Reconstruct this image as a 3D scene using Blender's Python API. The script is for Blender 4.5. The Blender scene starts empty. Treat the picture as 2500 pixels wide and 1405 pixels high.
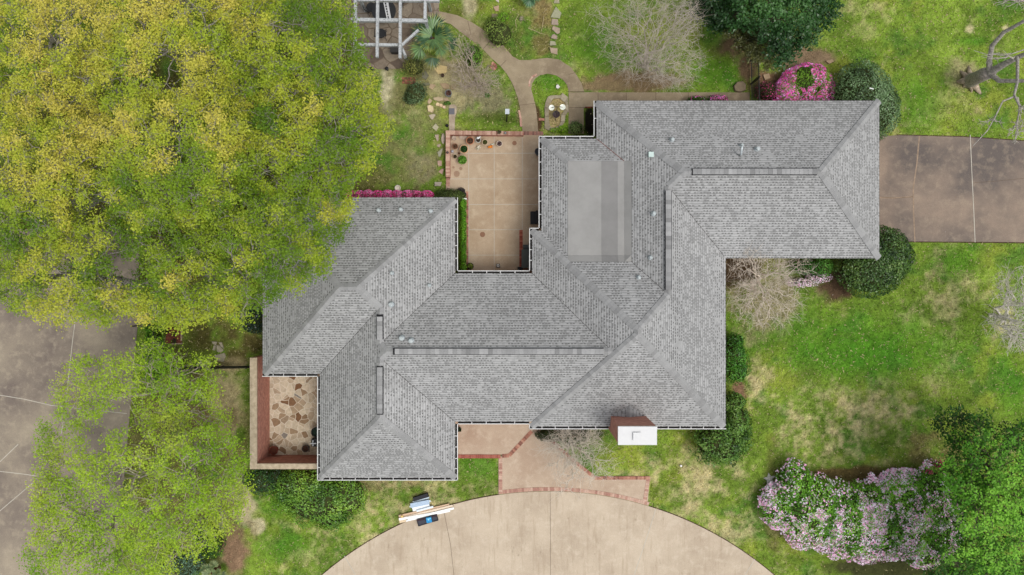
import bpy, math, random
import numpy as np
from mathutils import Vector

# ------------------------------------------------------------------ camera, sky, sun, exposure
H = 38.0            # camera height above the lawn
S = 0.02            # metres per photo pixel on the lawn
sc = bpy.context.scene
COL = sc.collection
cam_d = bpy.data.cameras.new('camera')
cam = bpy.data.objects.new('camera', cam_d)
COL.objects.link(cam)
cam.location = (0, 0, H)
cam.rotation_euler = (0, 0, 0)
cam_d.sensor_width = 36
cam_d.lens = 36 * H / (2500 * S)
cam_d.clip_end = 1000
sc.camera = cam

SUN_EL, SUN_AZ = math.radians(67), math.radians(125)     # azimuth clockwise from north (+Y)
world = bpy.data.worlds.new('World')
sc.world = world
world.use_nodes = True
wn = world.node_tree
bg = wn.nodes['Background']
sky = wn.nodes.new('ShaderNodeTexSky')
sky.sky_type = 'NISHITA'
sky.sun_disc = False
sky.sun_elevation = SUN_EL
sky.sun_rotation = SUN_AZ
sky.air_density = 1.0
sky.dust_density = 4.0
sky.ozone_density = 1.0
hs = wn.nodes.new('ShaderNodeHueSaturation'); hs.inputs['Saturation'].default_value = 0.3      # thin overcast
wn.links.new(sky.outputs[0], hs.inputs['Color']); wn.links.new(hs.outputs[0], bg.inputs[0])
bg.inputs[1].default_value = 0.15
sun_d = bpy.data.lights.new('sun', 'SUN')
sun = bpy.data.objects.new('sun', sun_d)
COL.objects.link(sun)
sun_d.energy = 1.0
sun_d.angle = math.radians(20)
sun_d.color = (1.0, 0.97, 0.92)
sd = Vector((math.sin(SUN_AZ) * math.cos(SUN_EL), math.cos(SUN_AZ) * math.cos(SUN_EL), math.sin(SUN_EL)))
sun.rotation_euler = sd.to_track_quat('Z', 'Y').to_euler()
sun.location = (20, -10, 60)
sc.view_settings.view_transform = 'Standard'
sc.view_settings.look = 'None'
sc.view_settings.gamma = 1
sc.view_settings.exposure = 0.2

# ------------------------------------------------------------------ helpers
def W(px, py, z=0.0):
    k = S * (H - z) / H
    return Vector(((px - 1250) * k, (702.5 - py) * k, z))

def Wn(px, py, z):
    k = S * (H - z) / H
    return np.stack([(px - 1250) * k, (702.5 - py) * k, z + 0 * px], 1)

def lin(c):
    return tuple(((v / 255) / 12.92 if v / 255 <= 0.04045 else ((v / 255 + 0.055) / 1.055) ** 2.4) for v in c)

def linn(a):
    a = np.asarray(a, float) / 255
    return np.where(a <= 0.04045, a / 12.92, ((a + 0.055) / 1.055) ** 2.4)

def link(o, parent=None):
    COL.objects.link(o)
    if parent is not None:
        o.parent = parent
    return o

def tag(o, label=None, cat=None, group=None, kind=None):
    if label: o['label'] = label
    if cat: o['category'] = cat
    if group: o['group'] = group
    if kind: o['kind'] = kind
    return o

def empty(name, loc=(0, 0, 0)):
    o = bpy.data.objects.new(name, None)
    o.empty_display_size = 0.2
    link(o)
    # parts are modelled in world coordinates: the base location is kept on the Empty through the inverse
    o.location = loc
    return o

class MB:
    """collects plain shapes and links them as one mesh object"""
    def __init__(self):
        self.v, self.f, self.c = [], [], []
    def add(self, vs, fs, col=None):
        n = len(self.v)
        self.v += [tuple(p) for p in vs]
        self.f += [[i + n for i in f] for f in fs]
        self.c += [col if col is not None else (0.5, 0.5, 0.5)] * len(vs)
    def prism(self, poly, z0, z1, col=None):
        n = len(poly)
        # keep it counter clockwise
        a = sum(poly[i][0] * poly[(i + 1) % n][1] - poly[(i + 1) % n][0] * poly[i][1] for i in range(n))
        if a < 0: poly = poly[::-1]
        vs = [(p[0], p[1], z0) for p in poly] + [(p[0], p[1], z1) for p in poly]
        fs = [list(range(n, 2 * n)), list(range(n))[::-1]] + [[i, (i + 1) % n, n + (i + 1) % n, n + i] for i in range(n)]
        self.add(vs, fs, col)
    def box(self, x0, y0, z0, x1, y1, z1, col=None):
        self.prism([(x0, y0), (x1, y0), (x1, y1), (x0, y1)], z0, z1, col)
    def beam(self, a, b, w, h, col=None, up=Vector((0, 0, 1))):
        a, b = Vector(a), Vector(b)
        d = (b - a).normalized()
        if abs(d.dot(up)) > 0.98: up = Vector((1, 0, 0))
        s = d.cross(up).normalized() * (w / 2)
        u = s.cross(d).normalized() * (h / 2)
        vs = []
        for p in (a, b):
            vs += [p - s - u, p + s - u, p + s + u, p - s + u]
        self.add(vs, [[3, 2, 1, 0], [4, 5, 6, 7], [0, 1, 5, 4], [1, 2, 6, 5], [2, 3, 7, 6], [3, 0, 4, 7]], col)
    def tube(self, pts, r, n=8, col=None, close=True):
        pts = [Vector(p) for p in pts]
        rs = r if isinstance(r, (list, tuple)) else [r] * len(pts)
        vs, fs = [], []
        for i, p in enumerate(pts):
            d = (pts[min(i + 1, len(pts) - 1)] - pts[max(i - 1, 0)]).normalized()
            up = Vector((0, 0, 1)) if abs(d.z) < 0.9 else Vector((1, 0, 0))
            s = d.cross(up).normalized(); u = s.cross(d)
            for k in range(n):
                t = 2 * math.pi * k / n
                vs.append(p + (s * math.cos(t) + u * math.sin(t)) * rs[i])
        for i in range(len(pts) - 1):
            for k in range(n):
                fs.append([i * n + k, i * n + (k + 1) % n, (i + 1) * n + (k + 1) % n, (i + 1) * n + k])
        if close:
            fs.append(list(range(n))[::-1]); fs.append([(len(pts) - 1) * n + k for k in range(n)])
        self.add(vs, fs, col)
    def lathe(self, prof, c=(0, 0, 0), n=24, col=None, sx=1, sy=1):
        vs, fs = [], []
        for r, z in prof:
            for k in range(n):
                t = 2 * math.pi * k / n
                vs.append((c[0] + r * sx * math.cos(t), c[1] + r * sy * math.sin(t), c[2] + z))
        for i in range(len(prof) - 1):
            for k in range(n):
                fs.append([i * n + k, i * n + (k + 1) % n, (i + 1) * n + (k + 1) % n, (i + 1) * n + k])
        fs.append([(len(prof) - 1) * n + k for k in range(n)])
        fs.append(list(range(n))[::-1])
        self.add(vs, fs, col)
    def build(self, name, mat, parent=None, smooth=False):
        me = bpy.data.meshes.new(name)
        if parent is not None:
            L = parent_origin(parent)
            vs = [(p[0] - L[0], p[1] - L[1], p[2] - L[2]) for p in self.v]
        else:
            vs = self.v
        me.from_pydata(vs, [], self.f)
        at = me.attributes.new('col', 'FLOAT_COLOR', 'POINT')
        arr = np.ones((len(vs), 4)); arr[:, :3] = np.array(self.c)
        at.data.foreach_set('color', arr.ravel())
        if smooth: me.polygons.foreach_set('use_smooth', [True] * len(me.polygons))
        me.materials.append(mat)
        me.update()
        o = bpy.data.objects.new(name, me)
        link(o, parent)
        return o

def parent_origin(p):
    v = Vector((0, 0, 0))
    while p is not None:
        v = v + p.location
        p = p.parent
    return v

def np_mesh(name, V, F, C, mat, parent=None, kind=None):
    """V (n,3), F (m,k) all same arity, C (n,3) point colours"""
    me = bpy.data.meshes.new(name)
    if parent is not None:
        L = parent_origin(parent); V = V - np.array(L)
    n, m, k = len(V), len(F), F.shape[1]
    me.vertices.add(n); me.vertices.foreach_set('co', V.astype(np.float32).ravel())
    me.loops.add(m * k); me.loops.foreach_set('vertex_index', F.astype(np.int32).ravel())
    me.polygons.add(m)
    me.polygons.foreach_set('loop_start', np.arange(0, m * k, k, dtype=np.int32))
    me.polygons.foreach_set('loop_total', np.full(m, k, dtype=np.int32))
    if C is not None:
        at = me.attributes.new('col', 'FLOAT_COLOR', 'POINT')
        arr = np.ones((n, 4), np.float32); arr[:, :3] = C
        at.data.foreach_set('color', arr.ravel())
    me.materials.append(mat)
    me.update(calc_edges=True)
    o = bpy.data.objects.new(name, me)
    link(o, parent)
    return o

def leaves(name, P, Nrm, size, C, mat, parent=None, aspect=0.55, rng=None):
    """one rhombic leaf per point"""
    n = len(P)
    a = rng.normal(size=(n, 3))
    Nrm = Nrm / (np.linalg.norm(Nrm, axis=1, keepdims=True) + 1e-9)
    t = np.cross(Nrm, a); t /= np.linalg.norm(t, axis=1, keepdims=True) + 1e-9
    b = np.cross(Nrm, t)
    s = np.asarray(size).reshape(-1, 1) * np.ones((n, 1)) / 2
    V = np.stack([P - t * s, P - b * s * aspect + Nrm * s * .15, P + t * s, P + b * s * aspect + Nrm * s * .15], 1).reshape(-1, 3)
    F = np.arange(4 * n).reshape(n, 4)
    return np_mesh(name, V, F, np.repeat(C, 4, 0), mat, parent)

def tubes(name, segs, C, mat, parent=None, n=4):
    """segs list of (p0,p1,r0,r1) -> tapered prisms in one mesh"""
    A = np.array([s[0] for s in segs], float); B = np.array([s[1] for s in segs], float)
    r0 = np.array([s[2] for s in segs])[:, None]; r1 = np.array([s[3] for s in segs])[:, None]
    d = B - A; L = np.linalg.norm(d, axis=1, keepdims=True) + 1e-9; d = d / L
    ref = np.where(np.abs(d[:, 2:3]) > 0.9, np.array([[1., 0, 0]]), np.array([[0, 0, 1.]]))
    s = np.cross(d, ref); s /= np.linalg.norm(s, axis=1, keepdims=True); u = np.cross(s, d)
    vs = []
    for (P, r) in ((A - d * r0 * .4, r0), (B + d * r1 * .4, r1)):
        for k in range(n):
            t = 2 * math.pi * k / n
            vs.append(P + (s * math.cos(t) + u * math.sin(t)) * r)
    V = np.stack(vs, 1).reshape(-1, 3)
    m = len(segs)
    base = (np.arange(m) * 2 * n)[:, None]
    F = np.concatenate([base + np.array([[k, (k + 1) % n, n + (k + 1) % n, n + k]]) for k in range(n)], 0)
    Cc = np.ones((len(V), 3)) * np.array(C)
    return np_mesh(name, V, F, Cc, mat, parent)

def grow(start, tips, rt, segs, rng, f=0.42, power=0.45):
    n = len(tips)
    start = np.asarray(start, float)
    R = lambda k: rt * k ** power
    def seg(a, b, ra, rb):
        L = np.linalg.norm(b - a)
        m1 = a + (b - a) * .5 + rng.normal(size=3) * L * .11
        segs.append((a, m1, ra, (ra + rb) / 2)); segs.append((m1, b, (ra + rb) / 2, rb))
    if n == 1:
        seg(start, tips[0], rt * 1.15, rt * .55); return
    cen = tips.mean(0)
    fr = f if n > 3 else .5
    node = start + (cen - start) * (fr + rng.uniform(-.08, .08))
    node = node + rng.normal(size=3) * np.linalg.norm(cen - start) * .06
    seg(start, node, R(n), R(n) * .88)
    d = rng.normal(size=3)
    # split along the widest spread
    X = tips - cen
    if n > 3:
        w, v = np.linalg.eigh(X.T @ X); d = v[:, -1] + .35 * rng.normal(size=3)
    pr = X @ d + rng.normal(size=n) * .1 * (X @ d).std()
    k = 3 if n > 30 and rng.random() < .35 else 2
    order = np.argsort(pr)
    cuts = np.array_split(order, k) if k == 3 else np.split(order, [max(1, min(n - 1, int(n * rng.uniform(.35, .65))))])
    for c in cuts:
        if len(c): grow(node, tips[c], rt, segs, rng, f, power)

# value noise, used for the growth pattern of lawn and leaf colours
def vnoise(x, y, scale, seed):
    r = np.random.default_rng(seed)
    G = r.random((256, 256))
    u, v = np.asarray(x) / scale, np.asarray(y) / scale
    i, j = np.floor(u).astype(int), np.floor(v).astype(int)
    fu, fv = u - i, v - j
    fu, fv = fu * fu * (3 - 2 * fu), fv * fv * (3 - 2 * fv)
    g = lambda a, b: G[a % 256, b % 256]
    return (g(i, j) * (1 - fu) + g(i + 1, j) * fu) * (1 - fv) + (g(i, j + 1) * (1 - fu) + g(i + 1, j + 1) * fu) * fv

def fbm(x, y, scale, seed, octv=4):
    t, a, s = 0, 1, 0
    for k in range(octv):
        t = t + a * vnoise(x + 13.7 * k, y - 7.1 * k, scale / 2 ** k, seed + k); s += a; a *= .55
    return t / s

def inpoly(px, py, poly):
    px, py = np.asarray(px), np.asarray(py)
    ins = np.zeros(px.shape, bool)
    n = len(poly)
    for i in range(n):
        x0, y0 = poly[i]; x1, y1 = poly[(i + 1) % n]
        if y0 == y1: continue
        c = ((y0 > py) != (y1 > py)) & (px < (x1 - x0) * (py - y0) / (y1 - y0) + x0)
        ins ^= c
    return ins

def smooth(t): return np.clip(t, 0, 1)

# ------------------------------------------------------------------ materials
def new_mat(name, rough=0.9, spec=0.2):
    m = bpy.data.materials.new(name); m.use_nodes = True
    nt = m.node_tree; b = nt.nodes['Principled BSDF']
    b.inputs['Roughness'].default_value = rough
    b.inputs['Specular IOR Level'].default_value = spec
    return m, nt, b

def N(nt, t, **kw):
    n = nt.nodes.new(t)
    for k, v in kw.items(): setattr(n, k, v)
    return n

def math_n(nt, op, a, b=None, c=None, clamp=False):
    n = N(nt, 'ShaderNodeMath', operation=op); n.use_clamp = clamp
    for i, v in enumerate((a, b, c)):
        if v is None: continue
        if isinstance(v, (int, float)): n.inputs[i].default_value = v
        else: nt.links.new(v, n.inputs[i])
    return n.outputs[0]

def mix_c(nt, f, a, b, mode='MIX'):
    n = N(nt, 'ShaderNodeMix', data_type='RGBA', blend_type=mode)
    for s, v in ((n.inputs[0], f), (n.inputs[6], a), (n.inputs[7], b)):
        if isinstance(v, (int, float)): s.default_value = v
        elif isinstance(v, tuple): s.default_value = (*v, 1)
        else: nt.links.new(v, s)
    return n.outputs[2]

def noise(nt, vec, scale, detail=4, rough=.55):
    n = N(nt, 'ShaderNodeTexNoise'); n.inputs['Scale'].default_value = scale
    n.inputs['Detail'].default_value = detail; n.inputs['Roughness'].default_value = rough
    if vec is not None: nt.links.new(vec, n.inputs['Vector'])
    return n.outputs[0]

def ramp(nt, f, stops):
    n = N(nt, 'ShaderNodeValToRGB')
    e = n.color_ramp.elements
    while len(e) < len(stops): e.new(.5)
    for k, (p, c) in enumerate(stops):
        e[k].position = p; e[k].color = (*c, 1) if isinstance(c, tuple) else (c, c, c, 1)
    nt.links.new(f, n.inputs[0])
    return n.outputs[0]

def bump(nt, h, b, strength=.3, dist=.02):
    n = N(nt, 'ShaderNodeBump'); n.inputs['Strength'].default_value = strength; n.inputs['Distance'].default_value = dist
    nt.links.new(h, n.inputs['Height']); nt.links.new(n.outputs[0], b.inputs['Normal'])

def geo_pos(nt):
    return N(nt, 'ShaderNodeNewGeometry').outputs['Position']

def m_attr(name, rough=.9, spec=.15, amount=.35, scale=25, transl=0.0, bumpy=0.0):
    m, nt, b = new_mat(name, rough, spec)
    a = N(nt, 'ShaderNodeAttribute', attribute_name='col').outputs['Color']
    if amount:
        nz = noise(nt, geo_pos(nt), scale, 5, .65)
        v = ramp(nt, nz, [(.25, 1 - amount), (.75, 1 + amount)])
        a = mix_c(nt, 1.0, a, v, 'MULTIPLY')
        if bumpy: bump(nt, nz, b, bumpy, .03)
    nt.links.new(a, b.inputs['Base Color'])
    if transl:
        tr = N(nt, 'ShaderNodeBsdfTranslucent'); nt.links.new(a, tr.inputs[0])
        mx = N(nt, 'ShaderNodeMixShader'); mx.inputs[0].default_value = transl
        nt.links.new(b.outputs[0], mx.inputs[1]); nt.links.new(tr.outputs[0], mx.inputs[2])
        nt.links.new(mx.outputs[0], nt.nodes['Material Output'].inputs[0])
    return m

def m_plain(name, c, rough=.7, spec=.3, amount=.12, scale=12, metal=0.0, c2=None, bumpy=0.0):
    m, nt, b = new_mat(name, rough, spec)
    b.inputs['Metallic'].default_value = metal
    c = lin(c); c2 = lin(c2) if c2 else tuple(v * (1 - 2 * amount) for v in c)
    nz = noise(nt, geo_pos(nt), scale, 6, .6)
    nt.links.new(ramp(nt, nz, [(.3, c2), (.65, c)]), b.inputs['Base Color'])
    if bumpy: bump(nt, nz, b, bumpy, .02)
    return m

def m_concrete(name, c, dark, light, stain_scale=.35, stain=(.45, .62), grit=.22, streaks=False):
    m, nt, b = new_mat(name, .92, .12)
    P = geo_pos(nt)
    big = noise(nt, P, stain_scale, 5, .6)
    mid = noise(nt, P, 2.3, 5, .65)
    fine = noise(nt, P, 38, 3, .8)
    col = mix_c(nt, ramp(nt, big, [(stain[0], 0.0), (stain[1], 1.0)]), lin(dark), lin(c))
    col = mix_c(nt, ramp(nt, mid, [(.5, 0.0), (.78, .8)]), col, lin(light))
    col = mix_c(nt, 1.0, col, ramp(nt, fine, [(.3, 1 - grit), (.7, 1 + grit)]), 'MULTIPLY')
    if streaks:      # tyre and broom marks
        mp = N(nt, 'ShaderNodeMapping'); nt.links.new(P, mp.inputs[0]); mp.inputs['Scale'].default_value = (3.2, .35, 1); mp.inputs['Rotation'].default_value = (0, 0, .12)
        st = noise(nt, mp.outputs[0], 1.6, 6, .7)
        col = mix_c(nt, ramp(nt, st, [(.52, 0.0), (.72, .7)]), col, lin((160, 142, 120)))
        mp2 = N(nt, 'ShaderNodeMapping'); nt.links.new(P, mp2.inputs[0]); mp2.inputs['Scale'].default_value = (1.1, .5, 1); mp2.inputs['Rotation'].default_value = (0, 0, -.7)
        s2 = noise(nt, mp2.outputs[0], 2.6, 7, .75)
        col = mix_c(nt, ramp(nt, s2, [(.6, 0.0), (.72, .8)]), col, lin((146, 130, 110)))
    nt.links.new(col, b.inputs['Base Color'])
    bump(nt, fine, b, .25, .01)
    return m

def m_brick(name, c1=(150, 88, 70), c2=(176, 112, 90), mortar=(165, 140, 120)):
    """brick courses on vertical faces, soldier bricks along the tops"""
    m, nt, b = new_mat(name, .9, .12)
    g = N(nt, 'ShaderNodeNewGeometry')
    s = N(nt, 'ShaderNodeSeparateXYZ'); nt.links.new(g.outputs['Position'], s.inputs[0])
    sn = N(nt, 'ShaderNodeSeparateXYZ'); nt.links.new(g.outputs['Normal'], sn.inputs[0])
    horiz = math_n(nt, 'ADD', s.outputs[0], s.outputs[1])
    cb = N(nt, 'ShaderNodeCombineXYZ'); nt.links.new(horiz, cb.inputs[0]); nt.links.new(s.outputs[2], cb.inputs[1])
    br = N(nt, 'ShaderNodeTexBrick')
    nt.links.new(cb.outputs[0], br.inputs[0])
    br.inputs['Color1'].default_value = (*lin(c1), 1); br.inputs['Color2'].default_value = (*lin(c2), 1)
    br.inputs['Mortar'].default_value = (*lin(mortar), 1)
    br.inputs['Scale'].default_value = 1; br.inputs['Mortar Size'].default_value = .006
    br.inputs['Brick Width'].default_value = .21; br.inputs['Row Height'].default_value = .075
    nz = noise(nt, g.outputs['Position'], 6, 5)
    col = mix_c(nt, 1.0, br.outputs[0], ramp(nt, nz, [(.3, .75), (.7, 1.2)]), 'MULTIPLY')
    nt.links.new(col, b.inputs['Base Color'])
    bump(nt, br.outputs['Fac'], b, -.4, .01)
    return m

M_leaf = m_attr('leaf', .55, .3, .18, 3, transl=.3)
M_gloss = m_attr('glossy_leaf', .4, .45, .2, 4, transl=.12)
M_petal = m_attr('petal', .7, .1, .1, 5, transl=.12)
M_bark = m_attr('bark', .95, .1, .65, 9, bumpy=1.0)
M_twig = m_attr('twig', .9, .1, .2, 10)
M_soilcore = m_plain('shrub_branches', (66, 66, 40), .95, .05, .3, 9, c2=(48, 60, 30))
M_lawn = m_attr('lawn', .95, .05, .42, 16, bumpy=.9)
M_grass = m_attr('grass_blade', .8, .1, .0, 1, transl=.25)
M_paint = m_attr('painted', .6, .3, .1, 14)
M_stone = m_attr('stone', .9, .15, .2, 9, bumpy=.4)
M_unit = m_attr('brick_unit', .9, .12, .25, 14)
M_cap = m_attr('cap_shingle', .95, .08, .16, 30)
M_white = m_plain('white_metal', (212, 212, 210), .45, .4, .05, 4)
M_dark = m_plain('dark_void', (40, 40, 42), .8, .2, .2, 8)
M_gutter_in = m_plain('gutter_dark', (52, 50, 48), .9, .1, .3, 5)  # dark grey inside of the gutters, also on valley seams
M_brick = m_brick('red_brick', (170, 112, 98), (190, 134, 118))
M_flue = m_plain('white_cap_coating', (212, 212, 211), .6, .3, .03, 5)
M_coping = m_plain('limestone_coping', (188, 172, 148), .9, .12, .15, 5, c2=(150, 136, 114), bumpy=.3)
M_iron = m_plain('black_iron', (22, 22, 24), .5, .5, .2, 8)
M_wall = M_brick
M_soffit = m_plain('soffit_white', (215, 213, 208), .7, .2, .05, 4)
M_membrane = m_plain('membrane_grey', (147, 146, 143), .9, .12, .03, 60)
M_membrane2 = m_plain('membrane_dark', (132, 131, 129), .9, .12, .05, 70)

M_drive_l = m_concrete('worn_aggregate_street', (164, 152, 132), (108, 98, 92), (168, 156, 136), .17, (.4, .66))
M_drive_r = m_concrete('stained_driveway', (148, 131, 115), (100, 92, 87), (154, 139, 121), .2, (.4, .62))
M_court = m_concrete('pale_aggregate_drive', (192, 177, 156), (172, 156, 136), (203, 190, 170), .5, (.3, .6), .16, True)
M_patio = m_concrete('patio_aggregate', (180, 161, 137), (160, 138, 113), (196, 179, 155), .5, (.32, .6), .2)
M_path = m_concrete('path_aggregate', (150, 136, 112), (128, 114, 94), (168, 154, 130), .6, (.35, .6), .24)
M_walk = m_concrete('entry_aggregate', (184, 165, 144), (168, 146, 126), (198, 182, 162), .6, (.35, .6), .22)
M_joint = m_plain('joint_sealant', (192, 186, 172), .8, .2, .12, 3)
M_joint_d = m_plain('joint_dark', (112, 96, 82), .9, .1, .2, 3)

def m_flag(name, lo, mid, hi, mortar, scale):
    m, nt, b = new_mat(name, .85, .2)
    P = geo_pos(nt)
    w = noise(nt, P, 2.0, 3)
    wm = N(nt, 'ShaderNodeVectorMath', operation='SCALE'); wm.inputs[3].default_value = .35
    wn_ = N(nt, 'ShaderNodeTexNoise'); wn_.inputs['Scale'].default_value = 1.4
    nt.links.new(P, wn_.inputs['Vector']); nt.links.new(wn_.outputs['Color'], wm.inputs[0])
    ad = N(nt, 'ShaderNodeVectorMath', operation='ADD'); nt.links.new(P, ad.inputs[0]); nt.links.new(wm.outputs[0], ad.inputs[1])
    v1 = N(nt, 'ShaderNodeTexVoronoi', voronoi_dimensions='2D'); v1.inputs['Scale'].default_value = scale
    v2 = N(nt, 'ShaderNodeTexVoronoi', voronoi_dimensions='2D', feature='DISTANCE_TO_EDGE'); v2.inputs['Scale'].default_value = scale
    for v in (v1, v2): nt.links.new(ad.outputs[0], v.inputs['Vector'])
    sp = N(nt, 'ShaderNodeSeparateColor'); nt.links.new(v1.outputs['Color'], sp.inputs[0])
    col = ramp(nt, sp.outputs[0], [(0, lin(lo)), (.12, lin(mid)), (.34, lin(hi)), (.8, lin(tuple(v * 1.06 for v in hi))), (.92, lin(mid)), (1, lin((128, 122, 114)))])
    nz = noise(nt, P, 7, 6, .7)
    col = mix_c(nt, 1.0, col, ramp(nt, nz, [(.25, .7), (.75, 1.25)]), 'MULTIPLY')
    e = ramp(nt, v2.outputs['Distance'], [(.02, 0.0), (.05, 1.0)])
    col = mix_c(nt, e, lin(mortar), col)
    nt.links.new(col, b.inputs['Base Color'])
    bump(nt, e, b, .4, .01)
    return m
M_flag = m_flag('flagstone', (116, 84, 58), (152, 130, 104), (184, 170, 148), (208, 198, 180), 3.5)
M_flag2 = m_flag('dark_flagstone', (92, 80, 70), (118, 104, 90), (136, 124, 108), (104, 90, 76), 1.7)

def m_shingle():
    m, nt, b = new_mat('asphalt_shingle', .95, .08)
    uv = N(nt, 'ShaderNodeUVMap', uv_map='UVMap').outputs[0]
    s = N(nt, 'ShaderNodeSeparateXYZ'); nt.links.new(uv, s.inputs[0])
    v = math_n(nt, 'DIVIDE', s.outputs[1], .125)
    row = math_n(nt, 'FLOOR', v); fv = math_n(nt, 'FRACT', v)
    w1 = N(nt, 'ShaderNodeTexWhiteNoise', noise_dimensions='1D'); nt.links.new(row, w1.inputs['W'])
    u = math_n(nt, 'ADD', math_n(nt, 'DIVIDE', s.outputs[0], .135), math_n(nt, 'MULTIPLY', w1.outputs[0], 37.0))
    cell = math_n(nt, 'FLOOR', u); fu = math_n(nt, 'FRACT', u)
    cb = N(nt, 'ShaderNodeCombineXYZ'); nt.links.new(cell, cb.inputs[0]); nt.links.new(row, cb.inputs[1])
    w2 = N(nt, 'ShaderNodeTexWhiteNoise', noise_dimensions='2D'); nt.links.new(cb.outputs[0], w2.inputs['Vector'])
    sp = N(nt, 'ShaderNodeSeparateColor'); nt.links.new(w2.outputs['Color'], sp.inputs[0])
    big = noise(nt, geo_pos(nt), 1.6, 6, .65)
    # lower half of the course: dark under-layer showing between the lighter teeth
    k = math_n(nt, 'ADD', sp.outputs[0], math_n(nt, 'MULTIPLY', math_n(nt, 'SUBTRACT', big, .5), 1.1))
    slot = math_n(nt, 'GREATER_THAN', k, .34)
    inrow = math_n(nt, 'LESS_THAN', fv, .52)
    width = math_n(nt, 'LESS_THAN', fu, math_n(nt, 'ADD', math_n(nt, 'MULTIPLY', sp.outputs[1], .3), .5))
    dk = math_n(nt, 'MULTIPLY', math_n(nt, 'MULTIPLY', slot, inrow), width)
    light = ramp(nt, sp.outputs[2], [(0, lin((162, 162, 161))), (1, lin((176, 176, 175)))])
    darkc = ramp(nt, sp.outputs[1], [(0, lin((114, 114, 113))), (1, lin((134, 134, 132)))])
    col = mix_c(nt, dk, light, darkc)
    # whole tabs of a darker blend
    tab = math_n(nt, 'GREATER_THAN', math_n(nt, 'ADD', sp.outputs[1], math_n(nt, 'MULTIPLY', math_n(nt, 'SUBTRACT', big, .5), 1.6)), .80)
    col = mix_c(nt, math_n(nt, 'MULTIPLY', tab, .4), col, lin((126, 126, 125)))
    lap = math_n(nt, 'LESS_THAN', fv, .24)          # darker lap line of every course
    col = mix_c(nt, math_n(nt, 'MULTIPLY', lap, .5), col, lin((112, 112, 111)))
    fine = noise(nt, geo_pos(nt), 60, 2)
    col = mix_c(nt, 1.0, col, ramp(nt, fine, [(.3, .94), (.7, 1.06)]), 'MULTIPLY')
    lowf = noise(nt, geo_pos(nt), .35, 3)
    col = mix_c(nt, 1.0, col, ramp(nt, lowf, [(.3, .82), (.7, .97)]), 'MULTIPLY')
    nt.links.new(col, b.inputs['Base Color'])
    h = math_n(nt, 'SUBTRACT', math_n(nt, 'SUBTRACT', 1.0, fv), math_n(nt, 'MULTIPLY', dk, .5))
    bump(nt, h, b, .75, .02)
    return m
M_shingle = m_shingle()

# ------------------------------------------------------------------ outlines on the ground (photo pixels at lawn level)
path_poly = [(1066, 22), (1074, 29), (1116, 38), (1148, 53), (1172, 68), (1200, 88), (1231, 114), (1251, 138), (1268, 147.5), (1296, 147.5), (1318, 144),
             (1337, 142), (1364, 146), (1391, 163), (1408, 184), (1420, 205), (1426, 224), (1388, 224), (1384.5, 208), (1374, 195),
             (1357, 184.5), (1337, 180.4), (1318, 184.5), (1306, 193), (1299, 205), (1297, 218.6), (1302.5, 239), (1309, 266), (1312, 294), (1314.5, 328),
             (1276, 328), (1273.5, 294), (1270, 266), (1263, 236), (1251, 205), (1237.6, 181), (1220.5, 160.6), (1200, 143),
             (1180, 122), (1159, 104.7), (1133, 85.5), (1101, 60), (1066, 48)]
walk_poly = [(1388, 226), (1830, 226.5), (1830, 262), (1425, 264), (1425, 327), (1388, 327)]
patio_poly = [(1094, 328), (1322, 328), (1322, 690), (1134, 690), (1134, 470), (1094, 470)]
terrace_poly = [(842, -30), (1072, -30), (1072, 55), (1025, 110), (1000, 168), (893, 170), (870, 135), (848, 60)]
arc_c, arc_r = (1338, 2046), 846
arc = [(arc_c[0] + arc_r * math.sin(math.radians(t)), arc_c[1] - arc_r * math.cos(math.radians(t))) for t in np.arange(-47, 47.1, 1.0)]
court_poly = arc + [(1960, 1560), (720, 1560)]
left_poly = [(-200, 560), (340, 560), (338, 780), (330, 860), (318, 1000), (304, 1160), (283, 1330), (270, 1500), (-200, 1500)]
right_poly = [(2060, 336), (2196, 331), (2350, 335), (2500, 345), (2700, 352), (2700, 592), (2500, 592), (2235, 590), (2060, 590)]
def arc_pt(px): return arc_c[1] - math.sqrt(arc_r ** 2 - (px - arc_c[0]) ** 2)
entry_poly = [(1217, 1122)] + [(1217, 1207)] + [(x, arc_pt(x) - 1) for x in range(1240, 1581, 20)] + [(1587, 1163), (1450, 1163), (1400, 1122), (1325, 1050), (1325, 1000), (1286, 1000), (1286, 1052), (1240, 1108), (1224, 1112)]
porch_poly = [(1090, 1000), (1300, 1000), (1300, 1052), (1243, 1106), (1222, 1109), (1090, 1109)]
flag_poly = [(655, 850), (800, 850), (800, 1116), (655, 1116)]
paved = [path_poly, walk_poly, patio_poly, terrace_poly, court_poly, left_poly, right_poly, entry_poly, porch_poly, flag_poly]

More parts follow.
